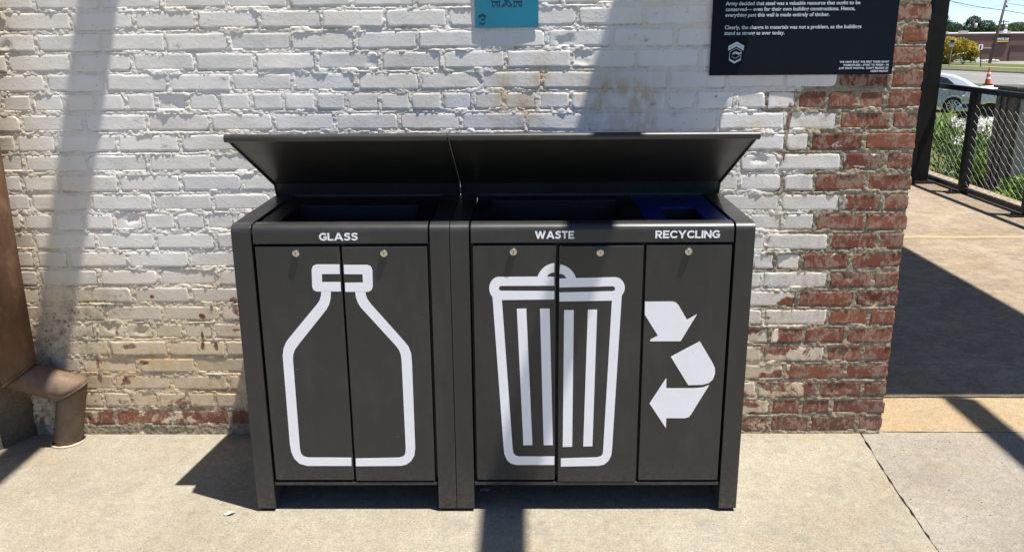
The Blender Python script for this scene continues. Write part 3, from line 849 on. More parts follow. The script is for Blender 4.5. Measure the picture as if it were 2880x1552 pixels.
def thick(path, t):
    """outline of a mitred stroke along a path"""
    L = []; Rr = []
    n = len(path)
    for i, (x, z) in enumerate(path):
        a = path[max(0, i - 1)]; b = path[min(n - 1, i + 1)]
        dx, dz = b[0] - a[0], b[1] - a[1]
        k = math.hypot(dx, dz)
        if 0 < i < n - 1:
            d1 = (x - a[0], z - a[1]); d2 = (b[0] - x, b[1] - z)
            l1, l2 = math.hypot(*d1), math.hypot(*d2)
            ux_, uz_ = d1[0] / l1 + d2[0] / l2, d1[1] / l1 + d2[1] / l2
            m_ = math.hypot(ux_, uz_); ux_ /= m_; uz_ /= m_
            c_ = max(.5, (ux_ * d1[0] + uz_ * d1[1]) / l1)
            nx_, nz_ = -uz_ / c_, ux_ / c_
        else: nx_, nz_ = -dz / k, dx / k
        L.append((x + nx_ * t / 2, z + nz_ * t / 2)); Rr.append((x - nx_ * t / 2, z - nz_ * t / 2))
    return L + Rr[::-1]
def rc(x0, z0, x1, z1): return [(x0, z0), (x1, z0), (x1, z1), (x0, z1)]
GL = {
    'G': (.95, [thick([(.84, .76), (.76, .83), (.64, .89), (.50, .905), (.34, .87), (.20, .76), (.125, .62), (.11, .48), (.14, .34), (.22, .21), (.36, .12), (.52, .095), (.68, .12), (.84, .20)], .21), rc(.73, .17, .94, .55), rc(.50, .38, .73, .55)]),
    'L': (.70, [rc(0, .19, .22, 1), rc(0, 0, .70, .19)]),
    'A': (1.10, [[(0, 0), (.43, 1), (.55, 1), (.55, .72), (.42, .40), (.55, .40), (.55, .21), (.34, .21), (.25, 0)], [(1.10, 0), (.67, 1), (.55, 1), (.55, .72), (.68, .40), (.55, .40), (.55, .21), (.76, .21), (.85, 0)]]),
    'S': (.80, [thick([(.73, .78), (.62, .87), (.46, .905), (.30, .89), (.18, .82), (.155, .71), (.21, .61), (.36, .555), (.52, .505), (.64, .43), (.68, .30), (.61, .17), (.46, .10), (.30, .10), (.16, .15), (.05, .24)], .20)]),
    'W': (1.45, [[(0, 1), (.26, 1), (.44, .42), (.62, 1), (.84, 1), (1.02, .42), (1.20, 1), (1.45, 1), (1.13, 0), (.92, 0), (.73, .55), (.54, 0), (.33, 0)]]),
    'T': (.82, [rc(0, .80, .82, 1), rc(.30, 0, .52, .80)]),
    'E': (.76, [rc(0, 0, .22, 1), rc(.22, .80, .75, 1), rc(.22, .405, .69, .60), rc(.22, 0, .76, .20)]),
    'R': (.84, [rc(0, 0, .22, 1), thick([(.22, .90), (.50, .90), (.63, .86), (.695, .76), (.695, .63), (.63, .50), (.50, .45), (.22, .45)], .20), [(.34, .345), (.59, .345), (.84, 0), (.58, 0)]]),
    'C': (.90, [thick([(.85, .74), (.76, .83), (.64, .89), (.50, .905), (.34, .87), (.20, .76), (.125, .62), (.11, .48), (.14, .34), (.22, .21), (.36, .12), (.50, .095), (.64, .11), (.76, .17), (.85, .26)], .21)]),
    'Y': (1.0, [[(0, 1), (.26, 1), (.50, .58), (.74, 1), (1, 1), (.61, .38), (.61, 0), (.39, 0), (.39, .38)]]),
    'I': (.22, [rc(0, 0, .22, 1)]),
    'N': (.90, [[(0, 0), (0, 1), (.20, 1), (.68, .38), (.68, 1), (.90, 1), (.90, 0), (.71, 0), (.22, .64), (.22, 0)]])}
def block_letters(body, xa, xb, za, zb, y, parent):
    """vinyl cut capitals, one mesh per letter"""
    gap = .075
    tot = sum(GL[c][0] for c in body) + gap * (len(body) - 1)
    kx = (xb - xa) / tot; kz = zb - za
    cur = 0
    for c in body:
        w_, polys = GL[c]
        bm = bmesh.new()
        for j, p in enumerate(polys):
            prism(bm, [(xa + (cur + x) * kx, za + z * kz) for x, z in p], 'y', y - .0006 - .00006 * j, y)
        bmobj('letter', bm, M['vinyl'], parent)
        cur += w_ + gap

def unit(label, x0, x1, hx0, hx1, doors, words, decks, foot):
    u = empty('recycling_bin', ((x0 + x1) / 2, -.32, 0), label, 'bin', 'charcoal outdoor bin cabinets standing side by side')
    for a, b in ((x0, hx0 - .0065), (hx1 + .0065, x1)):
        bm = bmesh.new(); prism(bm, rounded_profile(), 'x', a, b)
        bmobj('side_frame', bm, M['powder'], u, bevel=.0016)
        bmobj('levelling_foot', B((a + .008, b - .006, YF + .012, YF + .05, .0, .0115)), M['black'], u)
        bmobj('levelling_foot', B((a + .008, b - .006, -.12, -.08, .0, .0115)), M['black'], u)
    bm = bmesh.new(); prism(bm, header_profile(), 'x', hx0, hx1)
    h = bmobj('header', bm, M['powder'], u, bevel=.0012)
    for body, xa, xb, za, zb in words: block_letters(body, xa, xb, za, zb, YF + .0006, h)
    for dd in doors: door(u, *dd)
    # shelf under the doors, inner carcass, back
    bmobj('bottom_shelf', B((hx0 - .004, hx1 + .004, YF + .003, YF + .035, .0965, .110)), M['powder'], u, bevel=.0035)
    bmobj('carcass', B((hx0 - .003, hx1 + .003, -.5545, -.5505, .101, .93), (hx0 - .003, hx1 + .003, -.55, -.07, .101, .106),
                       (hx0 - .003, hx1 + .003, -.0745, -.0705, .107, .985)), M['black'], u)
    # deck with openings
    for (dx0, dx1, ox0, ox1, oy0, oy1, mat, lab) in decks:
        z1, z2 = .9755, .9845
        dk = bmobj('liner_rim', B((dx0, dx1, -.531, oy0, z1, z2), (dx0, dx1, oy1, -.068, z1, z2), (dx0, ox0, oy0, oy1, z1, z2), (ox1, dx1, oy0, oy1, z1, z2)), mat, u)
        if lab: dk['label'] = lab
        bmobj('liner', B((ox0 - .004, ox0, oy0, oy1, .55, z1 - .001), (ox1, ox1 + .004, oy0, oy1, .55, z1 - .001), (ox0, ox1, oy0 - .004, oy0, .55, z1 - .001),
                         (ox0, ox1, oy1, oy1 + .004, .55, z1 - .001), (ox0, ox1, oy0, oy1, .545, .549)), M['black'], u)
    bm = bmesh.new(); prism(bm, hood_profile(), 'x', x0 + .0003, x1 - .0003)
    hd = bmobj('hood', bm, M['powder'], u, bevel=.0012)
    # thin folded cheek along both ends of the hood
    ck = [(-.0695, .994), (-.0845, 1.0365), (-.538, 1.2475), (-.530, 1.2385), (-.092, 1.030), (-.079, .994)]
    for ca, cb_ in ((x0 + .0016, x0 + .005), (x1 - .005, x1 - .0016)):
        bm = bmesh.new(); prism(bm, ck, 'x', ca, cb_); bmobj('hood_flange', bm, M['powder'], u)
    return u

unit('charcoal metal glass bin with a white bottle graphic across its two doors, the left cabinet',
     .0375, .7128, .1040, .6462,
     [(.1066, .3708, .1168, .9238, (.2359, .9036), [DEC['capL'], DEC['bodyL']]),
      (.3775, .6428, .1148, .9222, (.5097, .9024), [DEC['capR'], DEC['bodyR']], -.001)],
     [('GLASS', .3101, .4303, .9422, .9662)],
     [(.1045, .6458, .165, .585, -.490, -.235, M['black'], None)], True)
unit('wide charcoal waste and recycling bin, three doors with bin and arrow graphics',
     .7148, 1.6535, .7795, 1.5883,
     [(.7838, 1.0432, .1170, .9242, (.9106, .9053), [DEC['binL'], DEC['bar1'], DEC['bar2']]),
      (1.0522, 1.3135, .1112, .9220, (1.1787, .9021), [DEC['binR'], DEC['bar3'], DEC['bar4']], -.0015),
      (1.3215, 1.5862, .1160, .9238, (1.4509, .9042), [DEC['arrow1'], DEC['arrow2'], DEC['arrow3']])],
     [('WASTE', .9772, 1.0978, .9450, .9690), ('RECYCLING', 1.3475, 1.5457, .9448, .9688)],
     [(.780, 1.326, .83, 1.27, -.505, -.16, M['black'], None), (1.3275, 1.5878, 1.400, 1.520, -.497, -.285, M['blue'], 'blue plastic rim round a square opening')], True)

# ============================================================ wall signs
s1 = empty('wall_sign', (.886, -.01, 1.60), 'teal sign with a picnic table pictogram on the white wall', 'sign')
def bowed(x0, x1, z0, z1, n=16):
    V = []; F = []
    for i in range(n + 1):
        t = i / n; x = x0 + (x1 - x0) * t
        b = -.0032 * math.sin(math.pi * min(1, max(0, t))) ** 1.2 - .0012
        for y, z in ((b - .0022, z0), (b - .0022, z1), (b, z1), (b, z0)): V.append((x, y - .0030, z))
    for i in range(n):
        for j in range(4): F.append((4 * i + j, 4 * i + (j + 1) % 4, 4 * i + 4 + (j + 1) % 4, 4 * i + 4 + j))
    F += [(0, 1, 2, 3), (4 * n + 3, 4 * n + 2, 4 * n + 1, 4 * n)]
    return V, F
V, F = bowed(.775, .9975, 1.5735, 1.92)
pydata('sign_plate', V, F, M['teal'], s1)
def bow_y(x):
    t = min(1, max(0, (x - .775) / .2225))
    return -.0032 * math.sin(math.pi * t) ** 1.2 - .0064
def flat(polys, yy, mat, name, parent, bow=False, strip=None):
    bm = bmesh.new()
    for p in polys: prism(bm, p, 'y', -.0006, 0)
    if bow:
        bmesh.ops.subdivide_edges(bm, edges=bm.edges, cuts=1)
        for v in bm.verts: v.co.y += bow_y(v.co.x)
    else:
        for v in bm.verts: v.co.y += yy
    return bmobj(name, bm, mat, parent)
def stroke(a, b, t=.0023):
    (x0, z0), (x1, z1) = a, b
    L = math.hypot(x1 - x0, z1 - z0) or 1
    nx_, nz_ = -(z1 - z0) / L * t / 2, (x1 - x0) / L * t / 2
    ex, ez = (x1 - x0) / L * t * .35, (z1 - z0) / L * t * .35
    return [(x0 - ex + nx_, z0 - ez + nz_), (x1 + ex + nx_, z1 + ez + nz_), (x1 + ex - nx_, z1 + ez - nz_), (x0 - ex - nx_, z0 - ez - nz_)]
def lines(pts, t=.0023, close=False):
    pts = list(pts) + ([pts[0]] if close else [])
    return [stroke(a, b, t) for a, b in zip(pts[:-1], pts[1:])]
PT = [[(.8355, 1.6462), (.8387, 1.6599), (.8339, 1.6631), (.8326, 1.72)], [(.8371, 1.6625), (.8618, 1.6623)], [(.864, 1.72), (.8634, 1.6618), (.8597, 1.6598), (.8628, 1.6462), (.8548, 1.6462), (.8516, 1.6599), (.8478, 1.6599), (.8442, 1.6462), (.8355, 1.6462)],
      [(.8688, 1.6462), (.8838, 1.6591), (.8760, 1.672)], [(.8688, 1.6462), (.8790, 1.6462), (.8865, 1.6544), (.8942, 1.6462), (.9053, 1.6462), (.8925, 1.6675)], [(.8865, 1.6544), (.8900, 1.659), (.883, 1.672)], [(.8865, 1.6620), (.891, 1.672)],
      [(.9114, 1.6458), (.9144, 1.6593), (.9107, 1.6624), (.9102, 1.72)], [(.9134, 1.6619), (.9375, 1.6617)], [(.9415, 1.72), (.9397, 1.6607), (.9365, 1.6592), (.9396, 1.6458), (.9318, 1.6458), (.9283, 1.6592), (.9236, 1.6593), (.9204, 1.6458), (.9114, 1.6458)],
      [(.80, 1.725), (.972, 1.725), (.972, 1.735), (.80, 1.735), (.80, 1.725)]]
flat([q for l in PT for q in lines(l)], 0, M['signdark'], 'pictogram', s1, True)
TL = [[(.7868, 1.6146), (.8004, 1.6215), (.8138, 1.6139), (.8137, 1.611), (.8004, 1.6183), (.7867, 1.6112)],
      [(.787, 1.6099), (.8003, 1.6169), (.8137, 1.6095), (.8131, 1.6066), (.8003, 1.614), (.787, 1.6068)],
      [(.7947, 1.6016), (.8012, 1.6046), (.806, 1.602), (.8104, 1.6041), (.8098, 1.6015), (.806, 1.5989), (.8012, 1.6015), (.7948, 1.599)],
      [(.7893, 1.5925), (.8004, 1.5876), (.8105, 1.5924), (.8102, 1.5896), (.8, 1.5841), (.7896, 1.5897)]]
flat(TL, 0, M['signdark'], 'logo', s1, True)

s2 = empty('wall_sign', (1.92, -.01, 1.7), 'dark navy sign with white history text beside the red brick pier', 'sign')
NY = -.0105
bmobj('sign_plate', B((1.6075, 2.2545, NY + .0005, -.0045, 1.4035, 2.15)), M['navy'], s2, bevel=.0008)
def para(body, z, size, x=1.652, align='LEFT', off=.02, sx=1.0):
    text('lettering', body, x, NY - .00005, z, size, M['signwhite'], s2, align, off=size * off, sx=sx)
LH = .0192
for i, t in enumerate(('Army decided that steel was a valuable resource that ought to be', 'conserved\u2014 even for their own building constructions. Hence,', 'everything past this wall is made entirely of timber.')):
    para(t, 1.6455 - i * LH - .0035, .0176, sx=(1.0, 1.0, 1.0)[i])
for i, t in enumerate(('Clearly, the change in materials was not a problem, as the buildings', 'stand as strong as ever today.')):
    para(t, 1.5655 - i * LH - .0035, .0176)
for i, t in enumerate(('THE ARMY BUILT THE FIRST THREE GIANT', 'WAREHOUSES \u2013 START TO FINISH \u2013 IN', 'JUST EIGHT MONTHS.  DON\u2019T BELIEVE US?', 'HERE\u2019S PROOF!')):
    para(t, 1.4440 - i * .0107, .0092, 2.2405, 'RIGHT', .03)
LX = lambda u_: 1.6695 + (u_ - 265) * 9.02e-5
LZ = lambda v_: 1.5195 - (v_ - 248) * 8.79e-5
lg = lambda pts: [(LX(a), LZ(b)) for a, b in pts]
polys = [lg([(265, 420), (580, 248), (880, 415), (870, 500), (580, 332), (262, 500)]), lg([(262, 515), (578, 350), (868, 512), (868, 600), (575, 435), (262, 600)]),
         lg([(310, 900), (545, 1015), (778, 890), (778, 968), (530, 1100), (310, 970)]),
         lg([(430, 700), (570, 620), (690, 690), (797, 632), (795, 705), (680, 770), (560, 700), (432, 768)])]
polys += lines(lg([(318, 905), (330, 640), (578, 505), (780, 622)]), .0015) + lines(lg([(428, 838), (545, 902), (785, 772), (770, 895)]), .0015)
flat(polys, NY, M['signwhite'], 'logo', s2)

# ============================================================ overhead canopy frame (its beams stripe the wall and the pavement)
fr = empty('canopy_frame', (2.0, -.3, 4.2), 'dark steel canopy overhead whose beams throw straight shadow stripes on wall and pavement', 'canopy')
for xa, xb in ((.087, .17), (1.977, 2.072), (3.965, 4.045), (-1.90, -1.81)):
    bmobj('beam', B((xa, xb, -4.6, -.175, 4.0, 4.24)), M['steel2'], fr, bevel=.004)
bmobj('front_beam', B((-2.4, 5.2, -4.76, -4.61, 3.95, 4.27)), M['steel2'], fr, bevel=.004)
M['soffit'] = simple('pale_bounce_soffit', (.62, .60, .55), .8)  # unseen underside made pale to bounce light into the dock shade
bmobj('roof', B((-4.0, 4.976, -.170, 8.4, 4.25, 4.45)), M['soffit'], fr, bevel=.01)
bmobj('added_shade_box', B((1.74, 2.0, -.25, -.002, 2.45, 2.95)), M['steel2'], fr, bevel=.006)  # unseen box, added and sized to cast the wide shade on the wall

# ============================================================ dock fence and column
col = empty('steel_column', (5.08, 6.0, 0), 'tall black steel column just beyond the brick pier', 'column')
bmobj('flange', B((4.86, 5.215, 5.90, 5.925, 0, 5.2)), M['steel2'], col, bevel=.003)
bmobj('web', B((5.03, 5.05, 5.926, 6.13, 0, 5.2)), M['steel'], col)
bmobj('channel', B((4.80, 5.045, 5.84, 5.897, 0, 5.2)), M['steel'], col, bevel=.003)
bmobj('bracket', B((4.80, 5.19, 5.80, 5.835, 2.02, 2.05)), M['kerb'], col, bevel=.002)
bmobj('base_plate', B((4.78, 5.24, 5.80, 6.16, 0.0005, .018)), M['steel'], col, bevel=.003)

fe = empty('chain_link_fence', (5.28, 4.3, 0), 'black framed chain link fence along the edge of the dock floor', 'fence')
FX = 5.28
bmobj('top_rail', B((FX - .03, FX + .03, 1.2, 6.42, .970, 1.018)), M['steel'], fe, bevel=.004)
bmobj('bottom_rail', B((FX - .028, FX + .028, 1.2, 6.42, .018, .060)), M['steel'], fe, bevel=.004)
for yy in (6.38, 5.28, 4.16, 3.04, 1.92):
    bmobj('post', B((FX - .040, FX + .040, yy - .037, yy + .037, .0605, .9695)), M['steel'], fe, bevel=.004)
    f = bmobj('base_plate', B((FX - .17, FX + .05, yy - .055, yy + .055, .0005, .0135)), M['steel'], fe, bevel=.003)
    bm = bmesh.new()
    for q in (-.13, -.07): tube(bm, (FX + q, yy, .0137), (FX + q, yy, .030), .011, None, 6)
    bmobj('anchor_bolts', bm, M['steel'], f, kind='stuff')
bm = bmesh.new()
y0, y1, z0_, z1_ = 1.25, 6.36, .062, .968
sl = .66
for sgn in (1, -1):
    y = y0 - (z1_ - z0_) / sl if sgn > 0 else y0
    while y < y1 + (0 if sgn > 0 else (z1_ - z0_) / sl):
        # wire from (y,z0) running up along +-sl
        ya, za, yb_, zb = y, z0_, y + sgn * (z1_ - z0_) / sl, z1_
        def clip(yq): return za + (yq - ya) * sgn * sl
        pts = [(ya, za), (yb_, zb)]
        lo, hi = sorted(pts)
        if lo[0] < y0: lo = (y0, clip(y0))
        if hi[0] > y1: hi = (y1, clip(y1))
        if hi[0] - lo[0] > .02:
            n = max(1, int((hi[0] - lo[0]) / .0562))
            prev = None
            for i in range(n + 1):
                t = i / n
                yy = lo[0] + (hi[0] - lo[0]) * t; zz = lo[1] + (hi[1] - lo[1]) * t
                p = (FX + (.004 if (i + (sgn > 0)) % 2 else -.004), yy, zz)
                if prev: tube(bm, prev, p, .0012, None, 3, cap=False)
                prev = p
        y += .1125
bmobj('wire_mesh', bm, M['wire'], fe, kind='stuff')

# ============================================================ ground beyond the dock, road, verge
ZS = ([-40, 0, 9, 17, 22, 27, 44, 57.3, 68, 83, 98, 400, 900], [-.35, -.38, -.42, -.95, -1.33, -1.5, -1.65, -1.65, -1.9, -2.25, -2.87, -3.0, -3.0])
RD = Vector((.35, -.937)); RN = Vector((.937, .35))
def s_of(x, y): return RN.x * x + RN.y * y
def gz(x, y): return float(np.interp(s_of(x, y), *ZS))
M['grass'] = N('dry_mown_grass')
q = M['grass']
c = q.mix(q.mr(q.noise(.35, 6, .65), .35, .65), (.10, .115, .035), (.17, .155, .07))
c = q.mix(q.mr(q.noise(9, 5, .7), .35, .7), c, (.075, .10, .025))
q.bump(q.noise(30, 4, .7), 1, .02)
M['grass'] = q.fin(c, .95, 0, .1)
M['asphalt'] = simple('pale_worn_asphalt', (.20, .195, .19), .9, 0, .14, .6, .003, 60, .2)
M['asphalt2'] = simple('car_park_asphalt', (.24, .235, .225), .9, 0, .14, .4, .003, 60, .2)
M['lineyellow'] = simple('road_yellow', (.50, .38, .17), .8, 0, .15, 3)
def strip(name, sa, sb, ta, tb, mat, lift=0.0, thick=None, n=40, kind='structure', parent=None):
    V = []; F = []
    cuts = sorted(set([sa, sb] + [s for s in ZS[0] if sa < s < sb]))
    ts = np.linspace(ta, tb, n)
    for s in cuts:
        for t in ts:
            p = RN * s + RD * t
            V.append((p.x, p.y, float(np.interp(s, *ZS)) + lift))
    m = len(ts)
    for j in range(len(cuts) - 1):
        for i in range(m - 1):
            F.append((j * m + i, j * m + i + 1, (j + 1) * m + i + 1, (j + 1) * m + i))
    if thick:
        k = len(V); edge = list(range(m))
        V += [(V[i][0], V[i][1], V[i][2] - thick) for i in edge]
        F += [(i, k + i, k + i + 1, i + 1) for i in range(m - 1)]
    return pydata(name, V, F, mat, parent, kind)
strip('ground', -40, 900, -900, 900, M['grass'], -.012, n=12)
strip('road', 44.3, 57.2, -260, 260, M['asphalt'], 0.004)
strip('road_marking', 53.0, 53.16, -260, 260, M['lineyellow'], .009)
strip('road_marking', 53.34, 53.50, -260, 260, M['lineyellow'], .009)
strip('kerb', 57.2, 57.4, -260, 260, M['kerb'], .14, thick=.15)
strip('verge', 57.4, 66.8, -260, 260, M['grass'], .12)
strip('pavement', 66.8, 68.2, -260, 260, M['kerb'], .135)
strip('verge', 68.2, 82.6, -260, 260, M['grass'], .12)
strip('car_park', 82.7, 135, -260, 200, M['asphalt2'], .02, n=20)
strip('kerb', 82.5, 82.7, -260, 200, M['kerb'], .13, thick=.12, n=20)

# ============================================================ far building
M['bwall'] = simple('brown_painted_block', (.155, .088, .070), .85, 0, .10, .5)
M['coping'] = simple('pale_coping', (.55, .52, .47), .6)
M['darktrim'] = simple('dark_trim', (.07, .045, .04), .7)
bd = empty('warehouse', (66, 122, -2.87), 'long low brown warehouse beyond the road with a black and yellow shop sign', 'building')
bmobj('wall', B((40, 104, 121.9, 150, -3.1, .86)), M['bwall'], bd)
bmobj('coping', B((39.9, 104.1, 121.78, 122.0, .862, .94)), M['coping'], bd)
bmobj('parapet', B((39.9, 104.1, 122.1, 150, .95, .99)), M['coping'], bd)
bmobj('band', B((69.0, 104, 121.80, 121.895, -.85, -.70)), M['darktrim'], bd)
bmobj('band', B((69.0, 69.12, 121.80, 121.895, -2.85, -.86)), M['darktrim'], bd)
bmobj('band', B((72.0, 72.12, 121.80, 121.895, -2.85, -.86)), M['darktrim'], bd)
bmobj('conduit', B((60.4, 67.0, 121.80, 121.895, -1.08, -1.00)), M['coping'], bd)
bmobj('vent', B((62.6, 62.95, 121.75, 121.895, -.22, .12)), M['darktrim'], bd)
M['signblack'] = simple('sign_black', (.008, .008, .008), .4)
M['signyellow'] = simple('sign_yellow', (.75, .50, .03), .5)
sg = bmobj('sign_board', B((66.78, 68.72, 121.66, 121.80, -.40, .57)), M['signblack'], bd)
text('sign_lettering', 'WHITE CAP', 67.75, 121.655, .03, .40, M['vinyl'], sg, 'CENTER', off=.014, sx=.80)
bmobj('sign_underline', B((66.90, 68.60, 121.650, 121.659, -.24, -.07)), M['signyellow'], sg)
dish = empty('satellite_dish', (68.7, 123.4, .99), 'white satellite dish on the flat roof of the brown warehouse', 'dish')
bm = bmesh.new()
prev = None
for i in range(6):
    r = .04 + .055 * i; y = 123.2 - .02 * i * i * .35
    ring = [bm.verts.new((68.7 + r * math.cos(t), y, 1.22 + r * .8 * math.sin(t))) for t in [2 * math.pi * k / 20 for k in range(20)]]
    if prev:
        for k in range(20): bm.faces.new((prev[k], prev[(k + 1) % 20], ring[(k + 1) % 20], ring[k]))
    else: bm.faces.new(ring)
    prev = ring
bmobj('reflector', bm, M['vinyl'], dish, smooth=True)
bm = bmesh.new(); tube(bm, (68.7, 123.4, .99), (68.7, 123.25, 1.22), .04); bmobj('mast', bm, M['darktrim'], dish)
for i, (x, ww, h) in enumerate(((64.3, 1.1, .28), (70.2, 1.3, .22), (61.6, .8, .2))):
    t = empty('roof_unit', (x, 126, .99), ['small grey roof vent left of the satellite dish', 'pale low roof hatch right of the satellite dish', 'small roof box far left on the warehouse roof'][i], 'roof unit')
    bmobj('casing', B((x - ww / 2, x + ww / 2, 125.6, 126.4, .99, .99 + h)), M['coping'], t, bevel=.03)
    bmobj('cap', B((x - ww / 2 - .05, x + ww / 2 + .05, 125.55, 126.45, .992 + h, 1.03 + h)), M['kerb'], t)

# low row of pale bags or barriers at the wall foot
for i in range(9):
    x = 60.9 + i * .62
    bm = bmesh.new(); box(bm, x, x + .58, 119.2, 119.8, -2.86, -2.52 + .05 * math.sin(i * 2.1))
    o = bmobj('stacked_bag', bm, M['coping'], None, bevel=.1, seg=3)
    tag(o, 'pale grey bag in the low row along the foot of the brown warehouse', 'bag', 'pale bags along the warehouse foot')
for i in range(5):
    x = 60.5 + i * .66
    bm = bmesh.new(); box(bm, x, x + .6, 119.9, 120.5, -2.86, -2.22)
    o = bmobj('stacked_crate', bm, M['kerb'], None, bevel=.05)
    tag(o, 'grey crate behind the bags at the foot of the brown warehouse', 'crate', 'grey crates along the warehouse foot')

# ============================================================ poles, wires, signs, cone
M['wood'] = simple('weathered_pole_wood', (.085, .065, .05), .85, 0, .2, 3)
up = empty('utility_pole', (58.61, 106.84, -2.9), 'leaning wooden utility pole with a street light in front of the warehouse', 'utility pole')
bm = bmesh.new(); tube(bm, (58.55, 106.84, -3.0), (59.56, 106.84, 5.0), .20, .13, 10); bmobj('pole', bm, M['wood'], up, smooth=True)
bm = bmesh.new(); tube(bm, (59.50, 106.84, 4.50), (59.80, 106.7, 4.80), .035); tube(bm, (59.80, 106.7, 4.80), (60.3, 106.5, 4.98), .035)
bmobj('lamp_arm', bm, M['kerb'], up)
bmobj('lamp_head', B((59.95, 60.55, 106.35, 106.6, 4.92, 5.05)), M['kerb'], up, bevel=.03)
bm = bmesh.new(); tube(bm, (59.62, 106.7, 4.02), (59.62, 106.7, 4.28), .07); tube(bm, (59.75, 106.7, 4.05), (59.75, 106.7, 4.22), .05); bmobj('insulators', bm, M['darktrim'], up, kind='stuff')
def wire(p, q_, sag, r, label):
    bm = bmesh.new(); p, q_ = Vector(p), Vector(q_); prev = None
    for i in range(15):
        t = i / 14
        x = p.lerp(q_, t) - Vector((0, 0, sag * 4 * t * (1 - t)))
        if prev is not None: tube(bm, prev, x, r, None, 5)
        prev = x
    tag(bmobj('overhead_wire', bm, M['steel'], None), label, 'cable')
wire((48.0, 106.8, 6.25), (59.40, 106.8, 3.72), .35, .035, 'thick overhead cable sagging to the leaning pole from upper left')
wire((59.40, 106.8, 3.72), (70.0, 106.8, 2.7), .25, .035, 'thick overhead cable running right from the leaning pole')
wire((52.4, 106.8, 5.1), (59.40, 106.8, 4.42), .75, .014, 'thin slack overhead wire left of the leaning pole')
wire((59.50, 106.8, 4.5), (68.0, 106.8, 2.9), -.1, .014, 'thin overhead wire right of the leaning pole')
wire((59.50, 106.8, 4.6), (70.0, 106.8, 3.9), .3, .014, 'thin topmost overhead wire right of the leaning pole')
for i, (x, h, lab) in enumerate(((78.5, 3.3, 'thin far utility pole among the trees left of the leaning pole'), (83.7, 3.0, 'thin far utility pole among the trees near the right edge'))):
    u_ = empty('utility_pole', (x, 148, -2.9), lab, 'utility pole')
    bm = bmesh.new(); tube(bm, (x, 152, -2.9), (x, 152, h), .14, .10); bmobj('pole', bm, M['wood'], u_)
    bmobj('crossarm', B((x - .9, x + .9, 151.9, 152.1, h - .35, h - .2)), M['wood'], u_)
    bm = bmesh.new(); tube(bm, (x + .45, 151.8, h - 1.6), (x + .45, 151.8, h - .8), .22, None, 12); bmobj('transformer', bm, M['coping'], u_, smooth=True)
M['signgrey'] = simple('grey_sign_back', (.33, .34, .35), .5)
st = empty('bus_stop_sign', (39.36, 76.84, -1.75), 'grey street sign on a thin post in front of the yellow shrubs', 'sign')
bm = bmesh.new(); tube(bm, (39.28, 76.84, -1.95), (39.38, 76.84, .60), .045); bmobj('post', bm, M['kerb'], st)
bmobj('panel', B((39.05, 39.50, 76.76, 76.79, .02, .68)), M['signgrey'], st, bevel=.01)
bmobj('panel_band', B((39.10, 39.45, 76.74, 76.757, .38, .62)), M['signdark'], st)
st = empty('notice_sign', (42.14, 76.84, -1.6), 'white notice sign on a short post right of the yellow shrubs', 'sign')
bm = bmesh.new(); tube(bm, (42.14, 76.84, -1.8), (41.86, 76.84, .16), .04); bmobj('post', bm, M['darktrim'], st)
bmobj('panel', B((41.66, 42.06, 76.76, 76.79, -.26, .20)), M['vinyl'], st, bevel=.01)
bmobj('panel_band', B((41.80, 41.90, 76.74, 76.757, -.20, .14)), M['signdark'], st)

M['orange'] = simple('traffic_orange', (.80, .085, .015), .5)
cn = empty('traffic_cone', (28.9, 49.2, -1.65), 'tall orange and white striped traffic cone at the edge of the road', 'traffic cone')
cz = gz(28.6, 49.5); cx, cy = 28.6, 49.5
segs = [(0, .05, .26, .26, 'black'), (.05, .34, .165, .135, 'orange'), (.34, .46, .135, .12, 'vinyl'), (.46, .62, .12, .10, 'orange'), (.62, .74, .10, .085, 'vinyl'), (.74, .92, .085, .06, 'orange'), (.92, 1.02, .035, .03, 'orange')]
cn.location = (cx, cy, cz)
for za, zb, ra, rb, mm in segs:
    bm = bmesh.new(); tube(bm, (cx, cy, cz + za + .001), (cx, cy, cz + zb), ra, rb, 16)
    bmobj('base' if mm == 'black' else ('white_band' if mm == 'vinyl' else 'orange_band'), bm, M[mm], cn, smooth=False)

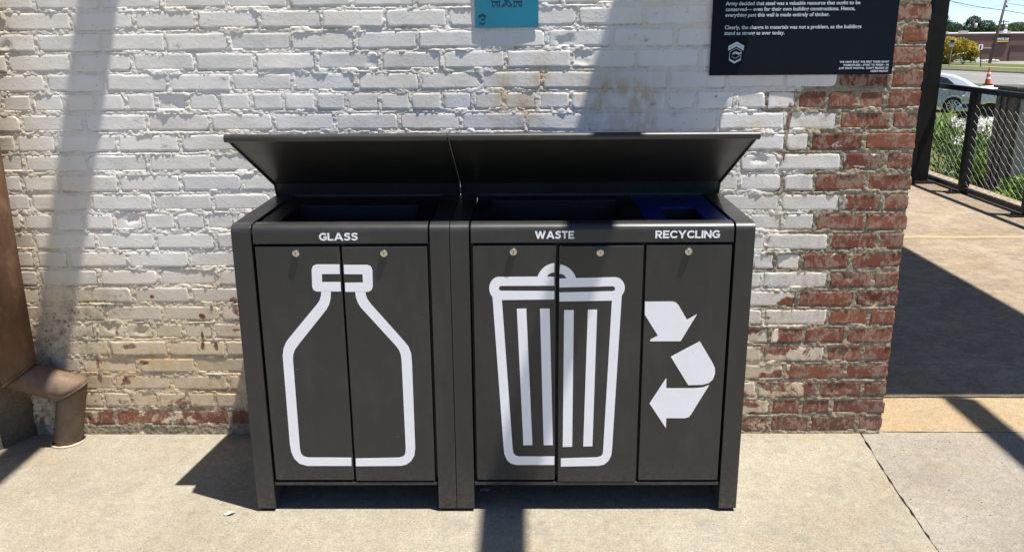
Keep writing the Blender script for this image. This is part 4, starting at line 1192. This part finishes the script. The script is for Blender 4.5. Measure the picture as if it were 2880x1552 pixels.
# ============================================================ vehicles
M['silver'] = simple('silver_car_paint', (.50, .53, .60), .25, .12, .03, 2)
M['whitecar'] = simple('white_car_paint', (.80, .82, .84), .25, 0, .03, 2)
M['glass'] = simple('tinted_glass', (.02, .025, .03), .06)
M['tyre'] = simple('tyre_rubber', (.012, .012, .012), .8)
M['alloy'] = simple('alloy_rim', (.60, .60, .61), .3, .6)
M['alloybronze'] = simple('tan_rim', (.33, .28, .22), .35, .5)
M['redseat'] = simple('red_seat', (.55, .04, .03), .6)
M['redlamp'] = simple('red_lamp', (.5, .02, .01), .3)
def wheel(par, c, r, ro, side, rim, spokes=10, wd=.22):
    cx, cy, cz = c
    w_ = empty('wheel', (cx, cy, cz)); w_.parent = par
    off = Vector((0, 0, 0)); p = par
    while p: off += p.location; p = p.parent
    w_.location = Vector((cx, cy, cz)) - off
    bm = bmesh.new()
    n = 40
    prof = [(ro * .98, 0), (r * .94, 0.0), (r, .03), (r, wd - .03), (r * .94, wd)]
    rings = []
    for rr, d in prof:
        rings.append([bm.verts.new((cx + rr * math.cos(t), cy + side * d, cz + rr * math.sin(t))) for t in [2 * math.pi * k / n for k in range(n)]])
    for a, b in zip(rings[:-1], rings[1:]):
        for k in range(n): bm.faces.new((a[k], a[(k + 1) % n], b[(k + 1) % n], b[k]))
    bmobj('tyre', bm, M['tyre'], w_)
    bm = bmesh.new()
    for rr0, rr1, d0 in ((ro * .90, ro * 1.0, .0),):
        A = [[bm.verts.new((cx + rr * math.cos(t), cy + side * d, cz + rr * math.sin(t))) for t in [2 * math.pi * k / n for k in range(n)]] for rr, d in ((rr1, .0), (rr1, -.012), (rr0, -.012), (rr0, .02))]
        for a, b in zip(A[:-1], A[1:]):
            for k in range(n): bm.faces.new((a[k], a[(k + 1) % n], b[(k + 1) % n], b[k]))
    for k in range(spokes):
        t = 2 * math.pi * k / spokes
        for dt in (-.10, .10):
            p0 = (cx + .05 * math.cos(t), cy - side * .004, cz + .05 * math.sin(t)); p1 = (cx + ro * .93 * math.cos(t + dt), cy - side * .004, cz + ro * .93 * math.sin(t + dt))
            tube(bm, p0, p1, .014, .012, 5)
    tube(bm, (cx, cy - side * .012, cz), (cx, cy + side * .02, cz), .05, None, 12)
    bmobj('rim', bm, rim, w_)
    bm = bmesh.new(); tube(bm, (cx, cy + side * .06, cz), (cx, cy + side * .07, cz), ro * .97, None, 30); bmobj('brake_disc', bm, M['tyre'], w_)

def arch_outline(pts_top, xs_wheels, r, zb, x0, x1, n=14):
    """closed (x,z) body outline with wheel arches cut in the sill"""
    out = list(pts_top)
    cur = x1
    for wx, wz in sorted(xs_wheels, reverse=True):
        a0 = math.acos(max(-1, min(1, 1)))
        dz = zb - wz
        hx = math.sqrt(max(0, r * r - dz * dz))
        out.append((wx + hx, zb))
        a = math.atan2(dz, hx)
        for i in range(1, n):
            t = a + (math.pi - 2 * a) * i / n
            out.append((wx + r * math.cos(t), wz + r * math.sin(t)))
        out.append((wx - hx, zb))
    return out

# silver saloon, nose hidden behind the column
sx0, sy = 17.10, 29.84
g0 = -1.52
car = empty('parked_car', (15.7, 30.7, g0), 'silver saloon car parked behind the flower bed, its rear wheel showing', 'car')
top = [(13.4, -1.22), (13.38, -.95), (13.55, -.80), (14.3, -.68), (14.9, -.60), (16.9, -.565), (17.72, -.545), (17.83, -.62), (17.86, -.95), (17.80, -1.22)]
out = arch_outline(top, [(sx0, -1.25), (14.40, -1.25)], .365, -1.28, 13.4, 17.8)
bm = bmesh.new(); prism(bm, out, 'y', sy - .005, sy + 1.72)
bmobj('body', bm, M['silver'], car, bevel=.05, seg=3)
cab = [(14.75, -.60), (15.40, -.17), (15.9, -.085), (16.4, -.075), (16.9, -.14), (17.3, -.30), (17.70, -.545)]
V = []; F = []
for yy, ins in ((sy + .02, 0), (sy + .24, 1), (sy + 1.48, 1), (sy + 1.70, 0)):
    for x, z in cab: V.append((x, yy, z if ins else -.60 + (z + .60) * .02))
n = len(cab)
# side wall leaning in, roof, far side
V = [(x, sy + .03 + .22 * min(1, (z + .60) / .5), z) for x, z in cab] + [(x, sy + 1.69 - .22 * min(1, (z + .60) / .5), z) for x, z in cab]
F = [tuple(range(n))[::-1], tuple(range(n, 2 * n))] + [(i, i + 1, n + i + 1, n + i) for i in range(n - 1)] + [(0, n, 2 * n - 1, n - 1)[::-1]]
pydata('cabin', V, F, M['silver'], car)
def side_panel(name, pts, mat, d, par):
    V = [(x, sy + .03 + .22 * min(1, (z + .60) / .5) - d, z) for x, z in pts]
    V += [(x, y + .01, z) for x, y, z in V]
    m = len(pts)
    pydata(name, V, [tuple(range(m))[::-1], tuple(range(m, 2 * m))] + [(i, m + i, m + (i + 1) % m, (i + 1) % m) for i in range(m)], mat, par)
side_panel('window_trim', [(14.95, -.57), (15.50, -.20), (16.0, -.135), (16.40, -.135), (16.78, -.22), (17.05, -.43), (17.0, -.52), (16.0, -.545)], M['steel'], .006, car)
side_panel('window', [(15.05, -.56), (15.52, -.225), (15.95, -.16), (15.98, -.54)], M['glass'], .018, car)
side_panel('window', [(16.03, -.54), (16.02, -.16), (16.40, -.16), (16.62, -.21), (16.64, -.515)], M['glass'], .018, car)
side_panel('window', [(16.69, -.51), (16.68, -.225), (16.76, -.26), (16.98, -.44), (16.95, -.50)], M['glass'], .018, car)
side_panel('seat', [(16.10, -.53), (16.12, -.28), (16.30, -.24), (16.42, -.27), (16.45, -.52)], M['redseat'], .030, car)
bm = bmesh.new()
ring = 26
V = []; F = []
for i in range(ring + 1):
    t = -.12 + (math.pi + .24) * i / ring
    for rr, d in ((.355, 0), (.40, -.018), (.415, 0)): V.append((sx0 + rr * math.cos(t), sy - .006 + d, -1.25 + rr * math.sin(t)))
F = [(3 * i + j, 3 * i + j + 1, 3 * i + j + 4, 3 * i + j + 3) for i in range(ring) for j in range(2)]
pydata('wheel_arch_lip', V, F, M['silver'], car, smooth=True)
bmobj('arch_liner', B((sx0 - .40, sx0 + .40, sy + .30, sy + .32, -1.45, -.82), (14.0, 14.8, sy + .30, sy + .32, -1.45, -.82)), M['tyre'], car, kind='stuff')
bmobj('door_handle', B((16.66, 16.86, sy - .03, sy - .008, -.665, -.635)), M['alloy'], car, bevel=.008)
bmobj('door_gap', B((16.93, 16.942, sy - .0085, sy - .006, -1.10, -.58)), M['tyre'], car)
bmobj('tail_lamp', B((17.66, 17.84, sy - .012, sy + .3, -.78, -.64)), M['redlamp'], car, bevel=.02)
bmobj('rear_bumper', B((17.55, 17.90, sy + .02, sy + 1.7, -1.26, -1.0)), M['tyre'], car, bevel=.04)
for wx in (sx0, 14.40): wheel(car, (wx, sy + .04, -1.235), .315, .235, 1, M['alloy'])

# white pickup nearer the dock
py, pg = 22.84, -1.345
pk = empty('pickup_truck', (16.6, 23.8, pg), 'white pickup truck parked behind the fence post with its chromed front bumper to the left', 'pickup truck')
top = [(14.02, -.90), (14.0, -.42), (14.12, -.24), (14.5, -.165), (15.45, -.09), (16.2, -.05), (16.2, -.02), (17.9, -.02), (17.9, -.10), (19.4, -.10), (19.42, -.85)]
out = arch_outline(top, [(14.76, -.95), (18.25, -.95)], .44, -.93, 14.0, 19.4)
bm = bmesh.new(); prism(bm, out, 'y', py, py + 1.85)
bmobj('body', bm, M['whitecar'], pk, bevel=.05, seg=3)
V = []
cabp = [(16.55, -.035), (17.0, .42), (17.2, .50), (17.7, .50), (17.87, .42), (17.9, -.03)]
V = [(x, py + .04 + .16 * max(0, z) / .5, z) for x, z in cabp] + [(x, py + 1.81 - .16 * max(0, z) / .5, z) for x, z in cabp]
n = len(cabp)
pydata('cabin', V, [tuple(range(n))[::-1], tuple(range(n, 2 * n))] + [(i, i + 1, n + i + 1, n + i) for i in range(n - 1)], M['whitecar'], pk)
V = [(16.58, py + .12, -.01), (16.99, py + .20, .40), (16.99, py + 1.65, .40), (16.58, py + 1.73, -.01)]
V = [(x - .012, y, z + .012) for x, y, z in V] + V
pydata('windscreen', V, [(0, 1, 2, 3), (7, 6, 5, 4), (0, 4, 5, 1), (1, 5, 6, 2), (2, 6, 7, 3), (3, 7, 4, 0)], M['glass'], pk)
bmobj('side_window', B((17.05, 17.38, py + .06, py + .10, .03, .36)), M['glass'], pk, bevel=.02)
bmobj('side_window', B((17.43, 17.78, py + .06, py + .10, .03, .36)), M['glass'], pk, bevel=.02)
bmobj('front_bumper', B((13.86, 14.22, py - .02, py + 1.87, -.84, -.70)), M['alloy'], pk, bevel=.04, seg=3)
bmobj('bumper_skirt', B((13.92, 14.30, py + .02, py + 1.83, -1.10, -.845)), M['tyre'], pk, bevel=.03)
bmobj('grille', B((13.975, 13.998, py + .35, py + 1.5, -.66, -.34)), M['tyre'], pk)
bmobj('headlight', B((13.97, 14.22, py - .012, py + .30, -.55, -.36)), M['alloy'], pk, bevel=.03)
bmobj('headlight', B((13.97, 14.22, py + 1.55, py + 1.862, -.55, -.36)), M['alloy'], pk, bevel=.03)
bmobj('mirror', B((16.75, 16.89, py - .20, py - .005, .02, .17)), M['tyre'], pk, bevel=.03)
bmobj('wiper', B((16.30, 16.56, py + .30, py + .32, -.02, -.005)), M['tyre'], pk)
bmobj('lower_cladding', B((14.02, 19.3, py - .012, py - .001, -.93, -.60)), M['tyre'], pk, bevel=.005)
for wx in (14.76, 18.25): wheel(pk, (wx, py + .03, -.955), .385, .245, 1, M['alloybronze'], 6, .26)

def turn(e, ang, wx, wy):
    off = Vector((wx, wy, 0)) - Vector((e.location.x, e.location.y, 0))
    e.rotation_euler.z = ang
    p = Vector((wx, wy, 0)) - Matrix.Rotation(ang, 3, 'Z') @ off
    e.location.x, e.location.y = p.x, p.y
turn(car, R(-30), 17.10, 29.84)
turn(pk, R(-31), 14.76, 22.84)

# a white car half hidden behind the yellow shrubs
wc = empty('parked_car', (50.5, 98.5, -2.4), 'white car half hidden behind the yellow shrub by the warehouse', 'car')
pts = [(48.6, -2.1), (48.6, -1.6), (49.3, -1.5), (50.0, -1.10), (51.3, -1.02), (52.2, -1.42), (52.55, -1.5), (52.6, -2.1)]
bm = bmesh.new(); prism(bm, pts, 'y', 97.6, 99.3); bmobj('body', bm, M['whitecar'], wc, bevel=.08, seg=3)
bmobj('window', B((50.1, 51.4, 97.57, 97.599, -1.42, -1.15)), M['glass'], wc)
for wx in (49.4, 51.9): wheel(wc, (wx, 97.58, -2.08), .32, .22, 1, M['alloy'], 5)

# ============================================================ plants
M['leafA'] = mat_leaf('bright_green_leaves', (.11, .22, .03), (.27, .42, .07), (.07, .15, .025), 5)
M['leafB'] = mat_leaf('mid_green_leaves', (.06, .13, .028), (.15, .26, .055), (.035, .08, .02), 5)
M['petal'] = mat_leaf('white_petals', (.80, .80, .76), (.88, .88, .84), (.7, .7, .62), 5, .2)
M['leafY'] = mat_leaf('golden_leaves', (.55, .40, .04), (.78, .58, .06), (.22, .21, .03), 1.2)
M['leafT'] = mat_leaf('tree_leaves', (.050, .085, .045), (.085, .135, .060), (.032, .060, .036), .5)  # lightened to paint distance haze into the leaf colour
M['leafT2'] = mat_leaf('lighter_tree_leaves', (.075, .115, .048), (.12, .175, .065), (.045, .080, .038), .5)
M['flowerred'] = mat_leaf('red_petals', (.6, .06, .02), (.7, .12, .03), None, 5, .2)
nr = np.random.default_rng(5)

def leaves(name, C, size, mat, parent=None, kind=None, up=0.3, aspect=2.2, tip=None):
    """one pointed leaf (four-sided) per centre"""
    n = len(C)
    size = np.asarray(size) * np.ones(n)
    d = nr.normal(size=(n, 3)); d[:, 2] = np.abs(d[:, 2]) * .6 + up
    d /= np.linalg.norm(d, axis=1)[:, None]
    a = np.cross(d, nr.normal(size=(n, 3))); a /= np.linalg.norm(a, axis=1)[:, None]
    nrm = np.cross(d, a)
    L = size[:, None]; W = L / aspect
    P0 = C; P1 = C + d * L * .5 + a * W * .5 + nrm * L * .06; P2 = C + d * L; P3 = C + d * L * .5 - a * W * .5 + nrm * L * .06
    V = np.stack([P0, P1, P2, P3], 1).reshape(-1, 3)
    me = bpy.data.meshes.new(name)
    me.vertices.add(4 * n); me.vertices.foreach_set('co', V.astype(np.float32).ravel())
    me.loops.add(4 * n); me.loops.foreach_set('vertex_index', np.arange(4 * n, dtype=np.int32))
    me.polygons.add(n); me.polygons.foreach_set('loop_start', np.arange(0, 4 * n, 4, dtype=np.int32))
    me.update(calc_edges=True)
    return link(name, me, mat, parent, kind)

def gzv(x, y): return np.interp(RN.x * x + RN.y * y, *ZS)

# white flowering bed: stems with narrow leaves, flat clusters of petals on top
def bed(n, xr, t0, t1, hmin, hmax, name_l, name_f, flowers):
    # positions along the line of growth beyond the fence
    t = nr.uniform(t0, t1, n); off = nr.uniform(-1, 1, n)
    x = 5.9 + (t - 4.6) * .62 + off * xr; y = t
    x = np.maximum(x, 5.72)
    h = nr.uniform(hmin, hmax, n) * (1 + .12 * np.sin(x * 3) * np.cos(y * 2))
    z = gzv(x, y)
    h = np.minimum(h, 1.53 - .097 * (y + 3.16) - z - nr.uniform(0, .10, n))
    C = []; S_ = []
    for k in range(9):
        f = nr.uniform(.1, .96, n)
        C.append(np.stack([x + nr.normal(0, .05, n), y + nr.normal(0, .05, n), z + h * f], 1)); S_.append(nr.uniform(.07, .15, n))
    return x, y, z, h, np.vstack(C), np.concatenate(S_)
x, y, z, h, C, SZ = bed(2300, 1.5, 6.6, 13.5, .55, .95, '', '', True)
bedE = empty('flower_bed', (7.5, 9, -.4), 'bed of tall white flowering plants growing beyond the fence', 'flower bed')
leaves('foliage', C, SZ, M['leafB'], bedE, 'stuff', .5, 4.5)
bm = bmesh.new()
V = []; F = []
for i in range(0, len(x), 2):
    a = nr.uniform(0, 6.28); dx, dy = .004 * math.cos(a), .004 * math.sin(a)
    k = len(V)
    V += [(x[i] - dx, y[i] - dy, z[i]), (x[i] + dx, y[i] + dy, z[i]), (x[i] + dx, y[i] + dy, z[i] + h[i]), (x[i] - dx, y[i] - dy, z[i] + h[i]), (x[i] + dy, y[i] - dx, z[i])]
    F += [(k, k + 1, k + 2, k + 3), (k + 4, k + 1, k + 2)]
pydata('stems', V, F, M['leafB'], bedE, 'stuff')
m = nr.random(len(x)) < .75
m &= (y > 7.1)
fx, fy, fz = x[m], y[m], (z + h)[m]
P = np.stack([np.repeat(fx, 18), np.repeat(fy, 18), np.repeat(fz, 18)], 1) + nr.normal(0, 1, (len(fx) * 18, 3)) * (.050, .050, .014)
leaves('blossoms', P, .040, M['petal'], bedE, 'stuff', .1, 1.3)

def shrub(name, c, rx_, rz_, n, size, mat, label, cat, group=None, trunk=None, zb=None, lob=7, stemmat=None, aspect=2.0, seed=0):
    cx, cy, cz = c
    e = empty(name, (cx, cy, zb if zb is not None else cz - rz_), label, cat, group)
    r_ = np.random.default_rng(seed + 100)
    L = [(r_.uniform(-.62, .62) * rx_, r_.uniform(-.5, .5) * rx_, r_.uniform(-.55, .6) * rz_, r_.uniform(.30, .55)) for _ in range(lob)] + [(0, 0, -.1 * rz_, .72)]
    pts = []
    for lx, ly, lz, lr in L:
        k = int(n / len(L) * (1 + lr))
        v = r_.normal(size=(k, 3)); v /= np.linalg.norm(v, axis=1)[:, None]
        rad = r_.uniform(.55, 1.06, k) ** .6
        v = v * rad[:, None] * (lr * rx_, lr * rx_, lr * rz_)
        keep = (fbm(v[:, 0] / rx_ * 5 + lx, v[:, 2] / rz_ * 5 + lz, 1.3, 2, seed) > .31)
        pts.append(v[keep] + (lx, ly, lz))
    P = np.vstack(pts) + (cx, cy, cz)
    if zb is not None: P[:, 2] = np.maximum(P[:, 2], zb + .03)
    leaves('crown', P, r_.uniform(.7, 1.3, len(P)) * size, mat, e, None, .2, aspect)
    bm = bmesh.new()
    base = zb if zb is not None else cz - rz_
    if trunk:
        tube(bm, (cx, cy, base), (cx, cy, cz - rz_ * .1), trunk, trunk * .6, 8)
    for lx, ly, lz, lr in L[:6]:
        s0 = (cx, cy, base + (cz - base) * (.55 if trunk else .02))
        tube(bm, s0, (cx + lx * .8, cy + ly * .8, cz + lz * .8), (trunk or .05 * rx_) * .4, (trunk or .05 * rx_) * .15, 6)
    bmobj('trunk' if trunk else 'stems', bm, M['wood'], e, kind=None)
    return e

shrub('yellow_shrub', (42.9, 85.6, -.62), 2.05, 1.50, 11000, .17, M['leafY'], 'large golden yellow shrub behind the street sign, left of the pair', 'shrub', None, zb=-1.98, seed=1)
shrub('yellow_shrub', (45.25, 86.6, -.75), 1.30, 1.05, 6000, .17, M['leafY'], 'smaller golden yellow shrub at the right of the pair', 'shrub', None, zb=-1.98, seed=2)
shrub('green_shrub', (44.4, 88.6, -.45), .9, .7, 900, .2, M['leafT2'], 'green bush peeping out behind the yellow shrubs', 'shrub', None, zb=-2.1, seed=3)
for i, (xx, yy, rr, hh, lab) in enumerate(((6.55, 6.35, .34, .30, 'low bright green leafy plant just behind the first fence panel'),
                                          (6.1, 5.75, .30, .26, 'low bright green leafy plant nearest the steel column'),
                                          (7.0, 6.0, .36, .34, 'bright green leafy plant to the right of the middle fence post'),
                                          (6.25, 6.75, .34, .30, 'bright leafy plant filling the gap beside the column foot'),
                                          (6.2, 5.3, .28, .24, 'low leafy plant tucked against the middle fence post'),
                                          (6.9, 6.75, .40, .36, 'dense leafy plant midway between column and middle post'),
                                          (7.5, 6.9, .42, .42, 'taller bright green leafy plant below the white flowers'),
                                          (6.7, 7.4, .42, .40, 'green leafy plant with long leaves in front of the white flowers'))):
    zz = gz(xx, yy)
    shrub('leafy_plant', (xx, yy, zz + hh), rr, hh, 950, .11, M['leafA'], lab, 'plant', 'leafy plants behind the fence', zb=zz, seed=20 + i, aspect=2.4)
shrub('tall_weed', (6.75, 8.9, -.02), .28, .48, 260, .20, M['leafA'], 'tall narrow leaved weed rising beside the steel column', 'plant', None, zb=gz(6.9, 8.9), seed=31, aspect=5)
P = np.array([6.93, 5.62, -.02]) + nr.normal(0, .035, (14, 3))
fl = leaves('red_flower', P, .06, M['flowerred'], None, None, .2, 1.3); tag(fl, 'small red flower among the leaves behind the fence', 'flower')

trees = [(92.6, 196, 1.5, 4.6, 3.4, 0), (96.8, 200, .4, 3.6, 3.0, 1), (102.2, 196, 1.1, 4.2, 3.4, 0), (107.6, 198, .3, 3.8, 2.6, 1), (86.5, 200, .2, 3.8, 3.0, 0), (99.3, 206, .6, 3.6, 2.7, 0), (112.5, 200, .2, 4.5, 3.0, 1), (81, 204, .3, 4.5, 3.2, 1), (75, 206, 0, 4.5, 3.2, 0), (118, 204, 0, 4.5, 3.4, 0)]
tl = ['big dark tree left above the warehouse roof', 'lighter tree filling the dip between the two big trees', 'big rounded dark tree behind the leaning pole', 'lighter tree at the right end of the row',
      'dark tree at the left end of the row partly behind the column', 'small dark tree behind the dip in the row', 'lighter tree beyond the right edge of the row', 'lighter tree hidden left of the column', 'dark tree far left beyond the column', 'dark tree far right beyond the row']
for i, (tx, ty, cz, rx_, rz_, kk) in enumerate(trees):
    shrub('tree', (tx, ty, cz), rx_, rz_, 9000, .30, M['leafT2'] if kk else M['leafT'], tl[i], 'tree', 'trees beyond the warehouse', trunk=.30, zb=-3.0, lob=10, seed=60 + i, aspect=1.6)
# background belt
P = np.stack([nr.uniform(60, 135, 9000), nr.uniform(212, 224, 9000), nr.uniform(-3, 1.9, 9000)], 1)
P[:, 2] *= 1 - .25 * fbm(P[:, 0], P[:, 0] * 0, .15, 3, 4)
wd = leaves('far_woodland', P, .9, M['leafT'], None, 'stuff', .2, 1.5)
tag(wd, 'continuous belt of far woodland behind the trees', 'woodland')

# ============================================================ cabinet and pad behind the fence
M['cab'] = simple('weathered_brown_grey_cabinet', (.085, .075, .062), .6, 0, .25, 4)
M['cab2'] = simple('grey_cabinet_door', (.13, .135, .135), .5, 0, .12, 4)
cb = empty('utility_cabinet', (6.5, 6.05, -.3), 'tall weathered grey utility cabinet standing behind the chain link fence at the right edge', 'cabinet')
bmobj('casing', B((5.98, 7.1, 5.84, 6.22, -.30, .955)), M['cab'], cb, bevel=.01)
bmobj('door', B((6.02, 6.52, 5.815, 5.838, -.22, .90)), M['cab2'], cb, bevel=.006)
bmobj('door', B((6.54, 7.06, 5.815, 5.838, -.22, .90)), M['cab2'], cb, bevel=.006)
bmobj('lid', B((5.95, 7.13, 5.80, 6.25, .957, .985)), M['cab'], cb, bevel=.006)
bmobj('rib', B((5.965, 5.979, 5.98, 6.02, -.28, .94)), M['cab'], cb)
bmobj('rib', B((5.965, 5.979, 6.10, 6.13, -.28, .94)), M['cab'], cb)
o = bmobj('concrete_pad', B((5.72, 7.4, 5.45, 6.5, -.45, -.302)), M['kerb'], None, bevel=.015); tag(o, 'pale concrete pad under the utility cabinet', 'pad')

# ============================================================ small litter on the pavement
def scrap(cx, cy, r, label, seed, mat=None):
    rr = random.Random(seed); n = 9
    V = []
    for i in range(n):
        t = 2 * math.pi * i / n
        q_ = r * rr.uniform(.5, 1.2)
        V.append((cx + q_ * math.cos(t), cy + q_ * .55 * math.sin(t), .002 + rr.uniform(0, .008)))
    V.append((cx, cy, .007))
    V += [(a, b, c_ + .0008) for a, b, c_ in V]
    m = n + 1
    F = [(i, (i + 1) % n, n) for i in range(n)] + [(m + (i + 1) % n, m + i, m + n) for i in range(n)] + [(i, m + i, m + (i + 1) % n, (i + 1) % n) for i in range(n)]
    o = pydata('paper_scrap', V, F, mat or M['paper']); tag(o, label, 'paper scrap')
scrap(-.052, -.603, .022, 'torn cream paper scrap on the pavement left of the glass bin foot', 1)
scrap(.800, -.452, .016, 'small white paper curl in the shade under the wide bin', 2)
rr = random.Random(4)
bm = bmesh.new()
for i in range(260):
    px = rr.uniform(-1.1, 2.9); py_ = -abs(rr.gauss(0, .5)) * (1 if rr.random() < .5 else .2) - .006
    if .02 < px < 1.67 and py_ > -.6: py_ -= .62
    r = rr.uniform(.0008, .0030)
    m4 = Matrix.Translation((px, py_, r * .5)) @ Matrix.Rotation(rr.uniform(0, 6), 4, 'Z') @ Matrix.Diagonal((r * 1.3, r, r * .7, 1))
    bmesh.ops.create_icosphere(bm, subdivisions=1, radius=1, matrix=m4)
o = bmobj('grit', bm, M['kerb'], None, kind='stuff'); tag(o, 'scattered grit and mortar crumbs on the pavement', 'grit')
